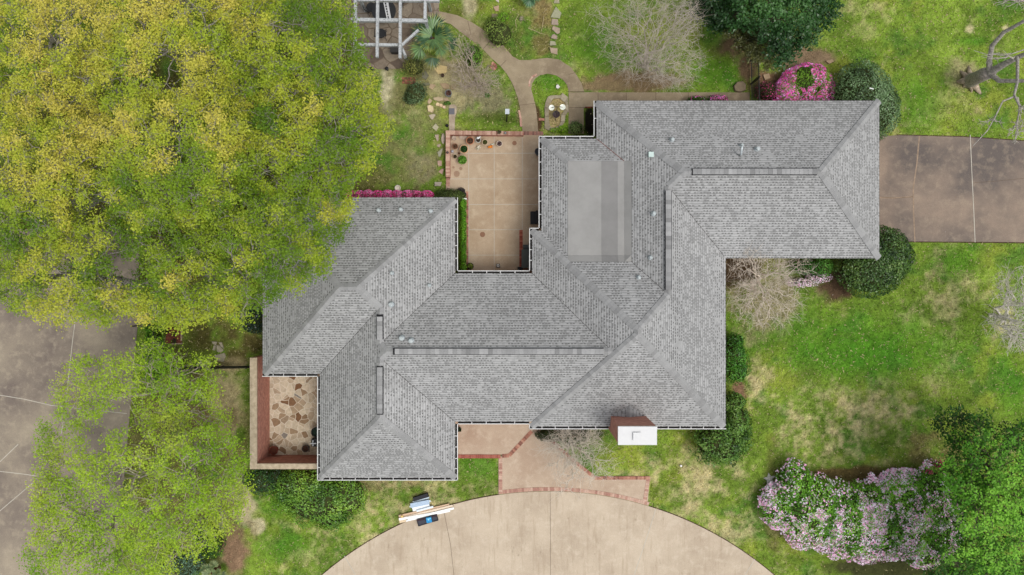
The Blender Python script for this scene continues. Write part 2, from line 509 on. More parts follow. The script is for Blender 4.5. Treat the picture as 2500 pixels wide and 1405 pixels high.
# ------------------------------------------------------------------ lawn
soil = [  # ground tints, some with painted shade: px, py, rx, ry, rgb, strength
 (945, 215, 22, 62, (186, 166, 138), 1.0), (905, 182, 40, 12, (178, 158, 130), .9), (1022, 410, 42, 40, (140, 118, 104), .9), (990, 440, 60, 30, (128, 116, 84), .7),
 (1175, 240, 95, 50, (134, 118, 96), .85), (1100, 200, 60, 60, (165, 145, 110), 1.0), (1062, 190, 50, 50, (150, 128, 100), .8),
 (1145, 18, 20, 34, (176, 156, 126), 1.1), (1130, 20, 60, 40, (96, 84, 44), .6), (1560, 200, 125, 28, (126, 100, 76), 1.1),
 (1480, 212, 60, 14, (128, 104, 78), 1.0), (1790, 110, 60, 30, (104, 80, 60), 1.1), (1826, 165, 24, 50, (112, 86, 66), 1.0),
 (1960, 145, 100, 26, (124, 98, 78), 1.2), (1880, 210, 60, 40, (120, 88, 68), 1.0), (2345, 185, 45, 35, (160, 138, 108), .7),
 (2367, 70, 13, 13, (180, 160, 122), 1.6), (2455, 68, 8, 6, (180, 160, 122), 1.4), (2090, 80, 40, 30, (160, 148, 100), .6),
 (548, 990, 46, 100, (172, 148, 112), 1.2), (500, 990, 40, 80, (130, 108, 76), .8), (570, 830, 80, 60, (92, 74, 48), .9), (560, 890, 40, 20, (164, 138, 104), 1.1),
 (460, 850, 110, 70, (82, 76, 38), .8), (600, 1235, 30, 48, (172, 150, 120), 1.2), (632, 1283, 20, 20, (176, 156, 126), 1.3),
 (570, 1350, 36, 66, (132, 100, 80), 1.3), (1870, 715, 80, 130, (138, 120, 92), .85), (1800, 655, 50, 40, (88, 68, 52), 1.2),
 (2130, 1158, 200, 20, (90, 72, 44), 1.3), (2265, 1100, 70, 46, (120, 100, 66), .8), (2040, 700, 52, 36, (84, 62, 48), 1.2),  # last blob: mulch with the round bush's shade painted in
 (1805, 950, 18, 34, (128, 94, 74), 1.1), (2160, 1385, 160, 30, (64, 62, 36), 1.1), (1320, 66, 28, 76, (134, 106, 76), .85),  # wide dark blob: shadow painted on the ground below the azalea bed
 (1290, 60, 40, 50, (122, 104, 60), .5), (1215, 90, 60, 60, (88, 82, 40), .6), (1330, 210, 30, 60, (90, 110, 34), .2), (1890, 1210, 26, 130, (96, 84, 50), .7),
 (930, 1185, 110, 16, (150, 124, 92), .7), (430, 1150, 180, 220, (110, 92, 62), .8), (420, 400, 560, 420, (84, 74, 40), .95), (1400, 1060, 80, 26, (50, 56, 30), 1.1),
 (1490, 1085, 30, 20, (92, 110, 44), .5), (1252, 290, 110, 12, (60, 78, 26), .8), (2330, 250, 60, 40, (150, 140, 80), .3), (1440, 300, 18, 40, (30, 26, 20), 2.0),  # near-black blob: planting pit with the eave's shade painted in
 (1310, 290, 12, 30, (84, 60, 44), 1.0), (1265, 260, 9, 40, (120, 100, 74), .9), (1560, 1070, 14, 10, (120, 100, 70), .3)]
soil += [(1230, 110, 120, 60, (104, 98, 50), .6), (1000, 300, 90, 130, (128, 120, 78), .7), (1200, 292, 80, 22, (96, 98, 44), .6), (950, 420, 70, 50, (112, 108, 60), .6), (1420, 60, 60, 50, (104, 118, 44), .5)]
lush = [(1005, 312, 22, 20), (985, 328, 12, 12), (970, 335, 10, 10), (1470, 120, 80, 70), (1740, 180, 70, 40), (2040, 820, 300, 80), (670, 1240, 60, 40), (700, 1330, 70, 40),
        (1165, 1135, 60, 40), (2235, 1060, 40, 30), (2150, 870, 200, 60), (2330, 640, 60, 40), (2480, 940, 60, 80), (2380, 100, 50, 12), (1345, 200, 30, 22), (2250, 250, 60, 60), (1230, 290, 60, 20)]
dryz = [(900, 1260, 420, 130, .95), (1700, 1210, 260, 150, 1.0), (2050, 1030, 280, 120, .95), (2300, 700, 240, 110, .55), (2150, 200, 260, 180, .38), (2320, 1010, 200, 60, .6),
        (980, 300, 120, 160, .5), (1250, 300, 120, 60, .45), (2120, 610, 160, 30, .8), (1850, 960, 70, 160, .9), (620, 1250, 60, 120, .6), (2450, 800, 60, 140, .5), (1650, 1090, 60, 30, .5)]
def lawn_colour(x, y):
    px = x / S + 1250; py = 702.5 - y / S
    n1 = fbm(x, y, 3.0, 3); n2 = fbm(x, y, .9, 11); n3 = fbm(x, y, .35, 21, 3); n4 = fbm(x, y, 1.8, 31)
    g1 = linn((86, 110, 40)); g2 = linn((121, 145, 54)); g3 = linn((74, 110, 42)); dry = linn((182, 168, 128)); yel = linn((142, 148, 60))
    n5 = fbm(x, y, .22, 91, 3); n6 = vnoise(x, y, .12, 95)
    def mx(a, b, t): return a * (1 - t[..., None]) + b * t[..., None]
    c = mx(g1[None] * np.ones(x.shape + (1,)), g2, smooth((n2 * .6 + n1 * .4 - .3) * 2.4))
    c = mx(c, yel, smooth((n4 - .56) * 5) * .5)
    c = mx(c, g3, smooth((fbm(x, y, 1.2, 51) - .58) * 7) * .75)
    D = np.full(x.shape, .32)
    for (a, b, ra, rb, s) in dryz:
        d = np.sqrt(((px - a) / ra) ** 2 + ((py - b) / rb) ** 2); D = np.maximum(D, s * smooth(1.35 - d))
    t = smooth((fbm(x, y, 1.5, 41, 5) * .5 + n3 * .2 + n5 * .3 - (.62 - .22 * D)) * 5.5) * np.minimum(.35 + .5 * D, .8)
    for (a, b, ra, rb) in lush:
        d = np.sqrt(((px - a) / ra) ** 2 + ((py - b) / rb) ** 2)
        k = smooth((1.3 - d + (n2 - .5) * .9) * 1.2); t = t * (1 - .85 * k); c = mx(c, linn((62, 116, 26)), k * .55)
    c = mx(c, dry, t)
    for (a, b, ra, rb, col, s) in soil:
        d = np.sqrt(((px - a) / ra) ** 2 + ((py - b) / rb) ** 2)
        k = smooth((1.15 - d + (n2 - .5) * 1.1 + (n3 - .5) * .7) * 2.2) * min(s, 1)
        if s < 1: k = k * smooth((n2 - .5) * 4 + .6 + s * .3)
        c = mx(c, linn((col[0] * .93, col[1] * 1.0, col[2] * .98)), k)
    c = c * (0.68 + .42 * n3 + .5 * n6)[..., None]
    return c

xs = np.arange(-33, 33.01, .1); ys = np.arange(-22, 22.01, .1)
GX, GY = np.meshgrid(xs, ys)
V = np.stack([GX.ravel(), GY.ravel(), (fbm(GX, GY, 2.2, 77) * .035 - .03).ravel()], 1)
nx, ny = len(xs), len(ys)
I = (np.arange(ny - 1)[:, None] * nx + np.arange(nx - 1)[None]).ravel()
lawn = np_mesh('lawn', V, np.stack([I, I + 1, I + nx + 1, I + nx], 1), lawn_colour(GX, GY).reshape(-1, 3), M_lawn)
tag(lawn, 'patchy green and straw coloured lawn around the house', kind='structure')
mb = MB(); mb.add([(-400, -400, -.08), (400, -400, -.08), (400, 400, -.08), (-400, 400, -.08)], [[0, 1, 2, 3]], (.12, .19, .045))
tag(mb.build('ground', M_lawn), 'green ground reaching out beyond the garden', kind='structure')

rg = np.random.default_rng(5)
n = 420000
bx, by = rg.uniform(-25.6, 25.6, n), rg.uniform(-14.6, 14.6, n)
ppx, ppy = bx / S + 1250, 702.5 - by / S
keep = np.ones(n, bool)
for p in paved: keep &= ~inpoly(ppx, ppy, p)
house_g = [(670, 510), (1090, 510), (1090, 690), (1330, 690), (1330, 370), (1480, 370), (1480, 275), (2120, 275), (2120, 610), (1745, 610), (1745, 1020), (1090, 1020), (1090, 1140), (800, 1140), (800, 890), (670, 890)]
keep &= ~inpoly(ppx, ppy, house_g)
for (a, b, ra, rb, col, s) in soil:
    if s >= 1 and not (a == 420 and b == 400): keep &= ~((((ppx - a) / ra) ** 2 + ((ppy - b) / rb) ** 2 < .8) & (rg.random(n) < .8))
bx, by = bx[keep], by[keep]; n = len(bx)
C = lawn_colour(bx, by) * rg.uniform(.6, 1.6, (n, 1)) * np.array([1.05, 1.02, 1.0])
straw = rg.random(n) < .12
C[straw] = linn((184, 172, 128)) * rg.uniform(.7, 1.1, (straw.sum(), 1))
ang = rg.uniform(0, 2 * np.pi, n); hh = rg.uniform(.015, .05, n); le = rg.uniform(.03, .09, n); tuft = rg.random(n) < .22; le[tuft] *= 1.7
P0 = np.stack([bx, by, np.full(n, -.005)], 1); d = np.stack([np.cos(ang), np.sin(ang), 0 * ang], 1); s_ = np.stack([-np.sin(ang), np.cos(ang), 0 * ang], 1) * rg.uniform(.007, .018, (n, 1)) * np.where(tuft, 2.0, 1.0)[:, None]
Vg = np.stack([P0 - s_, P0 + s_, P0 + d * le[:, None] + np.array([0, 0, 1.]) * hh[:, None]], 1).reshape(-1, 3)
g = np_mesh('grass', Vg, np.arange(3 * n).reshape(n, 3), np.repeat(C, 3, 0), M_grass)
tag(g, 'short uneven grass blades over the whole lawn', 'grass', kind='stuff')

# ------------------------------------------------------------------ paved surfaces
def slab(name, poly, mat, z=.02, label=None, thick=.12, kind='structure', parent=None):
    m = MB(); m.prism([tuple(W(*p)[:2]) for p in poly], z - thick, z)
    o = m.build(name, mat, parent)
    if parent is None: tag(o, label, kind=kind)
    return o
def strip(m, a, b, w, z, col=None):
    """thin flat band between two photo points, w in pixels"""
    a, b = W(*a), W(*b); d = (b - a).normalized(); s = Vector((-d.y, d.x, 0)) * w * S / 2
    m.prism([tuple((a - s)[:2]), tuple((a + s)[:2]), tuple((b + s)[:2]), tuple((b - s)[:2])], z - .01, z, col)
def joints(parent, lines, mat, z, w=1.4):
    for pts in lines:
        m = MB()
        for a, b in zip(pts[:-1], pts[1:]): strip(m, a, b, w, z)
        m.build('joint', mat, parent)

street = slab('driveway', left_poly, M_drive_l, .02, 'wide brown stained side drive under the left trees')
joints(street, [[(190, 740), (178, 830), (168, 920), (160, 1000), (150, 1060)], [(0, 965), (60, 975), (125, 990), (310, 1010)], [(0, 1151), (60, 1158), (180, 1176), (290, 1190)],
                [(0, 1128), (45, 1085)], [(0, 1248), (80, 1180)]], M_joint, .024, 1.6)
rdrive = slab('driveway', right_poly, M_drive_r, .02, 'brown stained driveway running off to the right of the garage wing')
joints(rdrive, [[(2368, 330), (2372, 420), (2377, 520), (2380, 592)]], M_joint, .024, 1.6)
joints(rdrive, [[(2244, 333), (2238, 400), (2229, 460), (2230, 520), (2233, 592)], [(2100, 482), (2180, 484), (2229, 481)]], m_plain('sandy_seam', (158, 138, 118), .95, .1, .2, 5), .0235, 3.2)
joints(rdrive, [[(2150, 482), (2190, 484.5), (2228, 481)], [(2376, 447), (2430, 443), (2500, 436)]], M_joint_d, .027, .8)
court = slab('driveway', court_poly, M_court, .02, 'pale beige round forecourt drive in front of the entry')
joints(court, [[(1601, 1243), (1580, 1310), (1546, 1410)], [(841, 1357), (872, 1410)], [(1843, 1365), (1815, 1410)]], M_joint, .024, 1.4)
joints(court, [[(1343, 1200), (1344, 1300), (1344, 1420)], [(1082, 1240), (1100, 1330), (1110, 1420)]], M_joint_d, .0235, .9)
M_edge = m_plain('soil_gap', (84, 66, 52), .95, .05, .3, 9)
m = MB()
for a, b in (((2190, 330), (2350, 334)), ((2350, 334), (2500, 344)), ((2500, 344), (2700, 351)), ((2060, 591), (2235, 591)), ((2235, 591), (2500, 593.5)), ((2500, 593.5), (2700, 593.5))): strip(m, a, b, 2.4, .012)
m.build('soil_gap', M_edge, rdrive)
m = MB()
for a, b in zip(arc[:-1], arc[1:]):
    if not 1215 < a[0] < 1580: strip(m, (a[0], a[1] - 1), (b[0], b[1] - 1), 2.2, .01)
m.build('soil_gap', M_edge, court)
pathway = slab('path', path_poly, M_path, .025, 'curving tan aggregate garden path with a loop')
joints(pathway, [[(1222, 162), (1236, 148)], [(1150, 86), (1142, 52)], [(1266, 258), (1307, 253)], [(1180, 120), (1198, 100)], [(1388, 183), (1410, 176)], [(1384, 224.6), (1428, 224.6)]], M_joint_d, .029, 1)
walk = slab('path', walk_poly, M_path, .025, 'straight tan aggregate walkway along the rear wall')
joints(walk, [[(x, 227), (x, 262)] for x in (1460, 1529, 1601, 1680, 1755)] + [[(1389, 263.5), (1450, 263.5)]], M_joint_d, .029, 1)
patio = slab('patio', patio_poly, M_patio, .03, 'square cut tan aggregate patio between the house wings')
joints(patio, [[(1144.5, 330), (1144.5, 660)], [(1206.6, 330), (1206.6, 660)], [(1275, 330), (1275, 562)],
               [(1098, 375), (1320, 375)], [(1098, 437.5), (1320, 437.5)], [(1144, 500), (1320, 500)], [(1144, 561.5), (1272, 561.5)], [(1144, 623.5), (1272, 623.5)]], M_joint, .034, 1.25)
M_stain = m_plain('rust_stain', (140, 106, 86), .95, .05, .08, 10)
m = MB()
for (a, b, r) in ((1256, 350, 5.5), (1178, 573, 6.5)):
    c = W(a, b, .03); m.lathe([(r * S, 0), (r * S, .003)], (c.x, c.y, .031), 20)
m.build('rust_ring', M_stain, patio)
m = MB()
for (a, b, r) in ((1115, 425, 7.5), (1107, 409, 3), (1125, 412, 4)):
    c = W(a, b, .03); m.lathe([(r * S, 0), (r * S, .003)], (c.x, c.y, .031), 20)
m.build('pot_ring', m_plain('pot_ring', (158, 132, 110), .95, .05, .08, 14), patio)
terrace = slab('terrace', terrace_poly, M_flag2, .03, 'dark flagstone terrace under the white pergola')
porch = slab('porch', porch_poly, M_walk, .16, 'tan aggregate entry porch one step up')
entry = slab('entry_walk', entry_poly, M_walk, .03, 'tan aggregate entry walk widening to the forecourt')
flag = slab('courtyard_floor', flag_poly, M_flag, .03, 'brown and cream flagstone floor of the walled courtyard')

def brick_band(name, pts, w, z0, z1, label, cat, pitch=.1, parent=None, side=0, cols=((150, 104, 88), (166, 118, 100), (178, 134, 114), (130, 88, 76)), grp=None, seed=1):
    """soldier bricks laid across a line of photo points"""
    r = random.Random(seed); m = MB()
    P = [W(*p) for p in pts]
    wm = w * S
    for a, b in zip(P[:-1], P[1:]):
        L = (b - a).length; k = max(1, round(L / pitch)); d = (b - a) / k; e = d.normalized(); s = Vector((-e.y, e.x, 0)) * wm / 2
        for i in range(k):
            p = a + d * i + e * .004; q = a + d * (i + 1) - e * .004
            j = r.uniform(-.003, .003)
            m.prism([tuple((p - s)[:2]), tuple((p + s)[:2]), tuple((q + s)[:2]), tuple((q - s)[:2])], z0, z1 + j, lin(r.choice(cols)))
        # mortar bed
        m.prism([tuple((a - s * .97)[:2]), tuple((a + s * .97)[:2]), tuple((b + s * .97)[:2]), tuple((b - s * .97)[:2])], z0, z1 - .012, lin((165, 142, 122)))
    o = m.build(name, M_unit, parent)
    if parent is None: tag(o, label, cat, grp)
    return o
pale = ((184, 150, 132), (174, 136, 120), (192, 162, 144), (162, 122, 108))
brick_band('brick_edging', [(1222, 1116), (1222, 1206)], 9, -.02, .045, 'brick edging between the small front lawn and entry walk', 'edging', seed=2, cols=pale)
brick_band('brick_edging', [(x, arc_pt(x) - 6) for x in range(1227, 1586, 21)], 9, -.02, .045, 'long curved brick edging where entry walk meets forecourt', 'edging', seed=3, cols=pale)
brick_band('brick_edging', [(1583, 1165), (1574, 1224)], 9, -.02, .047, 'short brick edging at the right end of the entry walk', 'edging', seed=4, cols=pale)
brick_band('brick_edging', [(1452, 1167), (1586, 1167)], 8, -.02, .049, 'straight brick edging on lawn side of entry walk', 'edging', seed=5)
brick_band('brick_edging', [(1322, 1052), (1360, 1088), (1402, 1126), (1448, 1163)], 8, -.02, .046, 'slanting brick edging behind the bare shrub', 'edging', seed=6)
brick_band('brick_step', [(1100, 1113), (1222, 1113)], 9, -.02, .19, 'red brick curb along the porch above the small lawn', 'curb', seed=7, cols=((146, 84, 72), (128, 72, 62), (160, 98, 84)))
brick_band('brick_step', [(1226, 1112), (1243, 1111), (1298, 1052)], 9, -.02, .175, 'slanting brick step edge between porch and entry walk', 'step', seed=8)
brick_band('brick_edging', [(1141, 468), (1141, 660)], 6, -.02, .05, 'brick edging between clipped hedge and patio', 'edging', seed=9)
brick_band('brick_edging', [(1272, 562), (1272, 660)], 8, -.02, .052, 'brick edging beside the dark equipment corner of patio', 'edging', seed=10, cols=((150, 80, 62), (170, 98, 78), (140, 70, 56)))
brick_band('brick_edging', [(1094, 436), (1093.5, 466)], 9, -.02, .06, 'low brick edging continuing the patio wall downward', 'edging', seed=11, cols=pale)
brick_band('brick_edging', [(1201, 153), (1212, 163), (1205, 171), (1198, 160)], 7, -.02, .05, 'few loose red bricks beside the path edge under bare shrub', 'edging', seed=12)
brick_band('brick_edging', [(1315, 292), (1329, 293)], 6, -.02, .05, 'four bricks laid between path and pond', 'edging', seed=13)
brick_band('brick_edging', [(1292, 212), (1293, 199), (1300, 188), (1311, 182)], 4, -.02, .04, 'brick edging along the inner path loop', 'edging', pitch=.16, seed=14, cols=pale)
brick_band('brick_edging', [(1267, 270), (1271, 290), (1272, 310)], 5, -.02, .06, 'uneven brick row along left side of path', 'edging', pitch=.18, seed=15, cols=pale)
brick_band('brick_edging', [(1428, 263), (1448, 263)], 3, -.02, .05, 'dark brick row closing the shaded planting pit', 'edging', pitch=.12, seed=16, cols=((120, 60, 44), (90, 50, 40)))
# paving bricks in the rock garden
m = MB(); r = random.Random(3)
for i in range(5):
    for j in range(3):
        c = W(985 + i * 6.5 + r.uniform(-1, 1), 192 + j * 5.5 + r.uniform(-.6, .6)); m.box(c.x - .055, c.y - .045, -.02, c.x + .055, c.y + .045, .04, lin(r.choice(((128, 84, 68), (150, 100, 80), (110, 76, 64)))))
tag(m.build('brick_pad', M_unit), 'small pad of loose paving bricks by the dark shrub', 'bricks')

# ------------------------------------------------------------------ the house
TAN = 0.65
SE = S * (H - 2.6) / H
def E(x, y, r=0.0, dz=0.0):
    """roof plan coordinates (photo pixels at eave height) and rise in the same unit"""
    return Vector(((x - 1250) * SE, (702.5 - y) * SE, 2.6 + TAN * r * SE + dz))
house = empty('brick_house', E(1200, 760) - Vector((0, 0, 2.6)))
tag(house, 'long single storey brick house with grey shingled hip roofs', 'house')
roof_root = empty('roof', (0, 0, 0)); roof_root.parent = house; roof_root.location = (0, 0, 0)

PL = {'W1': lambda x, y: x - 641, 'N1': lambda x, y: y - 482, 'E1': lambda x, y: 1118 - x, 'S1': lambda x, y: 920 - y,
      'W2': lambda x, y: x - 775, 'S2': lambda x, y: 1173 - y, 'N3': lambda x, y: y - 661, 'S3': lambda x, y: 1036 - y,
      'W4': lambda x, y: x - 1292, 'N4': lambda x, y: y - 557, 'E4': lambda x, y: 1772 - x, 'S4': lambda x, y: 1048 - y,
      'N5': lambda x, y: y - 246, 'S5': lambda x, y: 631 - y, 'W5': lambda x, y: x - 1449, 'E5': lambda x, y: 2147 - x,
      'N7': lambda x, y: y - 333, 'W7': lambda x, y: x - 1315}
FAC = [('N1', [(641, 482), (1118, 482), (899, 701), (860, 701)], ['x<1111']),
 ('W1', [(641, 482), (860, 701), (641, 920)], ['y<913']),
 ('S1', [(641, 920), (775, 920), (946.5, 748.5), (899, 701), (860, 701)], ['y<913']),
 ('E1', [(1118, 482), (1118, 661), (946.5, 832.5), (946.5, 748.5), (899, 701)], ['x<1111']),
 ('W2', [(775, 920), (946.5, 748.5), (946.5, 832.5), (962.5, 848.5), (946.5, 864.5), (946.5, 1001.5), (775, 1173)], ['x>782', 'y<1166']),
 ('S2', [(775, 1173), (946.5, 1001.5), (1118, 1173)], ['x>782', 'x<1111', 'y<1166']),
 ('E1', [(1118, 1036), (1118, 1173), (946.5, 1001.5), (946.5, 864.5)], ['x<1111', 'y<1166']),
 ('N3', [(1118, 661), (1292, 661), (1479.5, 848.5), (962.5, 848.5), (946.5, 832.5)], ['y>668']),
 ('S3', [(1118, 1036), (1292, 1036), (1479.5, 848.5), (962.5, 848.5), (946.5, 864.5)], ['y<1029']),
 ('W4', [(1292, 557), (1292, 661), (1479.5, 848.5), (1292, 1036), (1292, 1048), (1532, 808), (1532, 797)], ['x>1299', 'y>564', 'y<1041']),
 ('S4', [(1292, 1048), (1532, 808), (1772, 1048)], ['x>1299', 'y<1041']),
 ('E4', [(1772, 1048), (1532, 808), (1532, 797), (1610.5, 718.5), (1610.5, 469.5), (1772, 631)], ['y<1041']),
 ('S5', [(1772, 631), (2147, 631), (1954.5, 438.5), (1641.5, 438.5), (1610.5, 469.5)], []),
 ('E5', [(2147, 246), (2147, 631), (1954.5, 438.5)], []),
 ('N5', [(1449, 246), (2147, 246), (1954.5, 438.5), (1641.5, 438.5)], ['x>1456']),
 ('W5', [(1449, 246), (1641.5, 438.5), (1610.5, 469.5), (1610.5, 718.5), (1517, 625), (1517, 401), (1449, 333)], ['x>1456']),
 ('N4', [(1292, 557), (1315, 557), (1383, 625), (1517, 625), (1610.5, 718.5), (1532, 797)], ['x>1299', 'y>564']),
 ('W7', [(1315, 333), (1383, 401), (1383, 625), (1315, 557)], ['x>1322', 'y>340']),
 ('N7', [(1315, 333), (1449, 333), (1517, 401), (1383, 401)], ['x>1322', 'y>340'])]
def clip(poly, rule):
    ax = 0 if rule[0] == 'x' else 1; sg = 1 if rule[1] == '>' else -1; v = float(rule[2:])
    out = []
    for i in range(len(poly)):
        a, b = poly[i], poly[(i + 1) % len(poly)]
        da, db = sg * (a[ax] - v), sg * (b[ax] - v)
        if da >= 0: out.append(a)
        if (da >= 0) != (db >= 0):
            t = da / (da - db); out.append((a[0] + (b[0] - a[0]) * t, a[1] + (b[1] - a[1]) * t))
    return out
def facet(mv, mf, muv, pl, poly, rise=None, dz=0):
    f = PL[pl]; base = len(mv); idx = []
    for k, (x, y) in enumerate(poly):
        r_ = f(x, y) if rise is None else rise[k]
        p = E(x, y, r_, dz); mv.append(p); idx.append(base + k)
        along = x if pl[0] in 'NS' else y
        muv.append((along * SE + 3 * len(mf), r_ * SE * math.sqrt(1 + TAN * TAN)))
    # counter clockwise seen from above
    a = sum(mv[idx[i]].x * mv[idx[(i + 1) % len(idx)]].y - mv[idx[(i + 1) % len(idx)]].x * mv[idx[i]].y for i in range(len(idx)))
    if a < 0: idx = idx[::-1]
    mf.append(idx)
def build_uv(name, mv, mf, muv, mat, parent):
    L = parent_origin(parent); me = bpy.data.meshes.new(name)
    me.from_pydata([tuple(p - L) for p in mv], [], mf)
    uvl = me.uv_layers.new(name='UVMap')
    for lp in me.loops: uvl.data[lp.index].uv = muv[lp.vertex_index]
    me.materials.append(mat); me.update()
    return link(bpy.data.objects.new(name, me), parent)
mv, mf, muv = [], [], []
for pl, poly, rules in FAC:
    for r_ in rules: poly = clip(poly, r_)
    facet(mv, mf, muv, pl, poly)
# little saddle behind the chimney
facet(mv, mf, muv, 'W4', [(1487, 1013), (1530.5, 985), (1530.5, 1013)], [35, 63, 63], .004)
facet(mv, mf, muv, 'E4', [(1574, 1013), (1530.5, 1013), (1530.5, 985)], [35, 63, 63], .004)
build_uv('shingles', mv, mf, muv, M_shingle, roof_root)

# low slope cap: grid sheet lying on roof, three strips
def membrane(x0, x1, mat, name):
    m = MB(); X = [x0, x1]; Y = [401, 625, 641]
    rr = lambda x, y: max(68.0, x - 1449 if x >= 1517 else 68.0, (y - 557) if y > 625 else 68.0) if not (x < 1517 and y > 625) else y - 557
    vs = []
    for y in Y:
        for x in X: vs.append(E(x, y, max(68.0, (x - 1449) if x > 1517 else 0, (y - 557)), .018))
    n0 = len(vs); fs = [[2 * j + 1, 2 * j, 2 * j + 2, 2 * j + 3] for j in range(2)]
    vs += [v - Vector((0, 0, .03)) for v in vs]
    per = [0, 1, 3, 5, 4, 2]
    for i in range(6):
        a, b = per[i], per[(i + 1) % 6]; fs.append([a, b, b + n0, a + n0])
    m.add(vs, fs); return m.build(name, mat, roof_root)
for mm_ in (M_membrane, M_membrane2):
    nt = mm_.node_tree; b_ = nt.nodes['Principled BSDF']; src = b_.inputs['Base Color'].links[0].from_socket
    st_ = noise(nt, geo_pos(nt), 1.1, 6, .65)
    nt.links.new(mix_c(nt, 1.0, src, ramp(nt, st_, [(.35, .9), (.6, 1.03)]), 'MULTIPLY'), b_.inputs['Base Color'])
membrane(1383, 1463, M_membrane, 'membrane')
membrane(1463.1, 1502, M_membrane2, 'membrane')
membrane(1502.1, 1517, M_membrane, 'membrane')
membrane(1517.0, 1533, M_membrane, 'membrane')

# ridge and hip caps
rc = random.Random(8)
def caps(a, b, ra, rb, ridge=False, vent=None, trim=(0, 0)):
    A, B = E(a[0], a[1], ra), E(b[0], b[1], rb)
    L = (B - A).length; d = (B - A).normalized(); A = A + d * trim[0]; B = B - d * trim[1]; L = (B - A).length
    h = Vector((d.x, d.y, 0)).normalized(); s = Vector((-h.y, h.x, 0))
    drop = TAN if ridge else TAN * .7071
    m = MB(); k = max(1, int(round(L / .19)))
    for i in range(k):
        p, q = A + d * (L * i / k), A + d * (L * (i + 1) / k + .02)
        t = (i + .5) / k * L
        v = vent and vent[0] <= t <= vent[1]
        w, up, dr = (.12, .075, .12) if v else (.155, .03, drop)
        g_ = rc.choice((118, 132, 140, 148, 156, 164, 172)) + rc.uniform(-5, 5)
        g_ += 6
        g_ = (140 if v else 145) + (g_ - 150) * (.6 if v else .3)
        c = lin((g_, g_, g_ * .995))
        e0, e1 = Vector((0, 0, up)), Vector((0, 0, up + .012))
        z = Vector((0, 0, -dr * w))
        # lower end carries the lip
        if ra > rb: p, q = p, q; lo, hi = e0, e1
        else: lo, hi = e1, e0
        vs = [p + lo, q + hi, p + s * w + z + lo, q + s * w + z + hi, p - s * w + z + lo, q - s * w + z + hi]
        vs += [x - Vector((0, 0, .012 if v else .02)) for x in vs]
        m.add(vs, [[0, 1, 3, 2], [1, 0, 4, 5], [2, 3, 9, 8], [5, 4, 10, 11], [0, 2, 8, 6], [4, 0, 6, 10], [3, 1, 7, 9], [1, 5, 11, 7]], c)
    o = m.build('ridge_cap', M_cap, roof_root)
    if vent:
        p, q = A + d * vent[0], A + d * vent[1]
        mm = MB(); mm.beam(p + Vector((0, 0, 0)), q + Vector((0, 0, 0)), .285, .10); mm.build('ridge_vent', M_dark, roof_root)
    return o
g7 = .16
caps((641, 482), (860, 701), 0, 219); caps((1118, 482), (899, 701), 0, 219, trim=(g7, 0)); caps((641, 920), (860, 701), 0, 219, trim=(g7, 0))
caps((860, 701), (899, 701), 219, 219, True); caps((899, 701), (946.5, 748.5), 219, 171.5)
caps((946.5, 748.5), (946.5, 832.5), 171.5, 171.5, True, (.3, 1.35)); caps((946.5, 832.5), (962.5, 848.5), 171.5, 187.5)
caps((962.5, 848.5), (946.5, 864.5), 187.5, 171.5); caps((946.5, 864.5), (946.5, 1001.5), 171.5, 171.5, True, (.35, 2.42))
caps((775, 1173), (946.5, 1001.5), 0, 171.5, trim=(g7, 0)); caps((1118, 1173), (946.5, 1001.5), 0, 171.5, trim=(g7, 0))
caps((962.5, 848.5), (1479.5, 848.5), 187.5, 187.5, True, (.3, 9.25))
caps((1292, 557), (1532, 797), 0, 240, trim=(g7, 0)); caps((1532, 797), (1532, 808), 240, 240, True)
caps((1292, 1048), (1532, 808), 0, 240, trim=(g7, 0)); caps((1772, 1048), (1532, 808), 0, 240, trim=(g7, 0))
caps((1532, 797), (1610.5, 718.5), 240, 161.5); caps((1610.5, 718.5), (1610.5, 469.5), 161.5, 161.5, True, (.2, 4.45))
caps((1610.5, 469.5), (1641.5, 438.5), 161.5, 192.5); caps((1641.5, 438.5), (1954.5, 438.5), 192.5, 192.5, True, (.35, 5.65))
caps((1449, 246), (1641.5, 438.5), 0, 192.5, trim=(g7, 0)); caps((2147, 246), (1954.5, 438.5), 0, 192.5); caps((2147, 631), (1954.5, 438.5), 0, 192.5)
caps((1315, 333), (1383, 401), 0, 68, trim=(g7, 0)); caps((1530.5, 985), (1530.5, 1012), 63, 63, True)
# valley lines: narrow exposed flashing seams
for (a, b, ra, rb) in (((1118, 661), (946.5, 832.5), 0, 171.5), ((1292, 661), (1479.5, 848.5), 0, 187.5), ((775, 920), (946.5, 748.5), 0, 171.5), ((1118, 1036), (946.5, 864.5), 0, 171.5),
                       ((1772, 631), (1610.5, 469.5), 0, 161.5), ((1517, 625), (1610.5, 718.5), 68, 161.5)):
    m = MB(); A, B = E(a[0], a[1], ra, .006), E(b[0], b[1], rb, .006); d = (B - A).normalized(); m.beam(A + d * .2, B - d * .1, .012, .012)
    m.build('valley_seam', M_gutter_in, roof_root)
m = MB(); m.beam(E(1457, 341, 8, .01), E(1517, 401, 68, .01), .03, .015); m.build('valley_seam', m_plain('red_flashing', (126, 92, 86), .8, .2, .1, 9), roof_root)

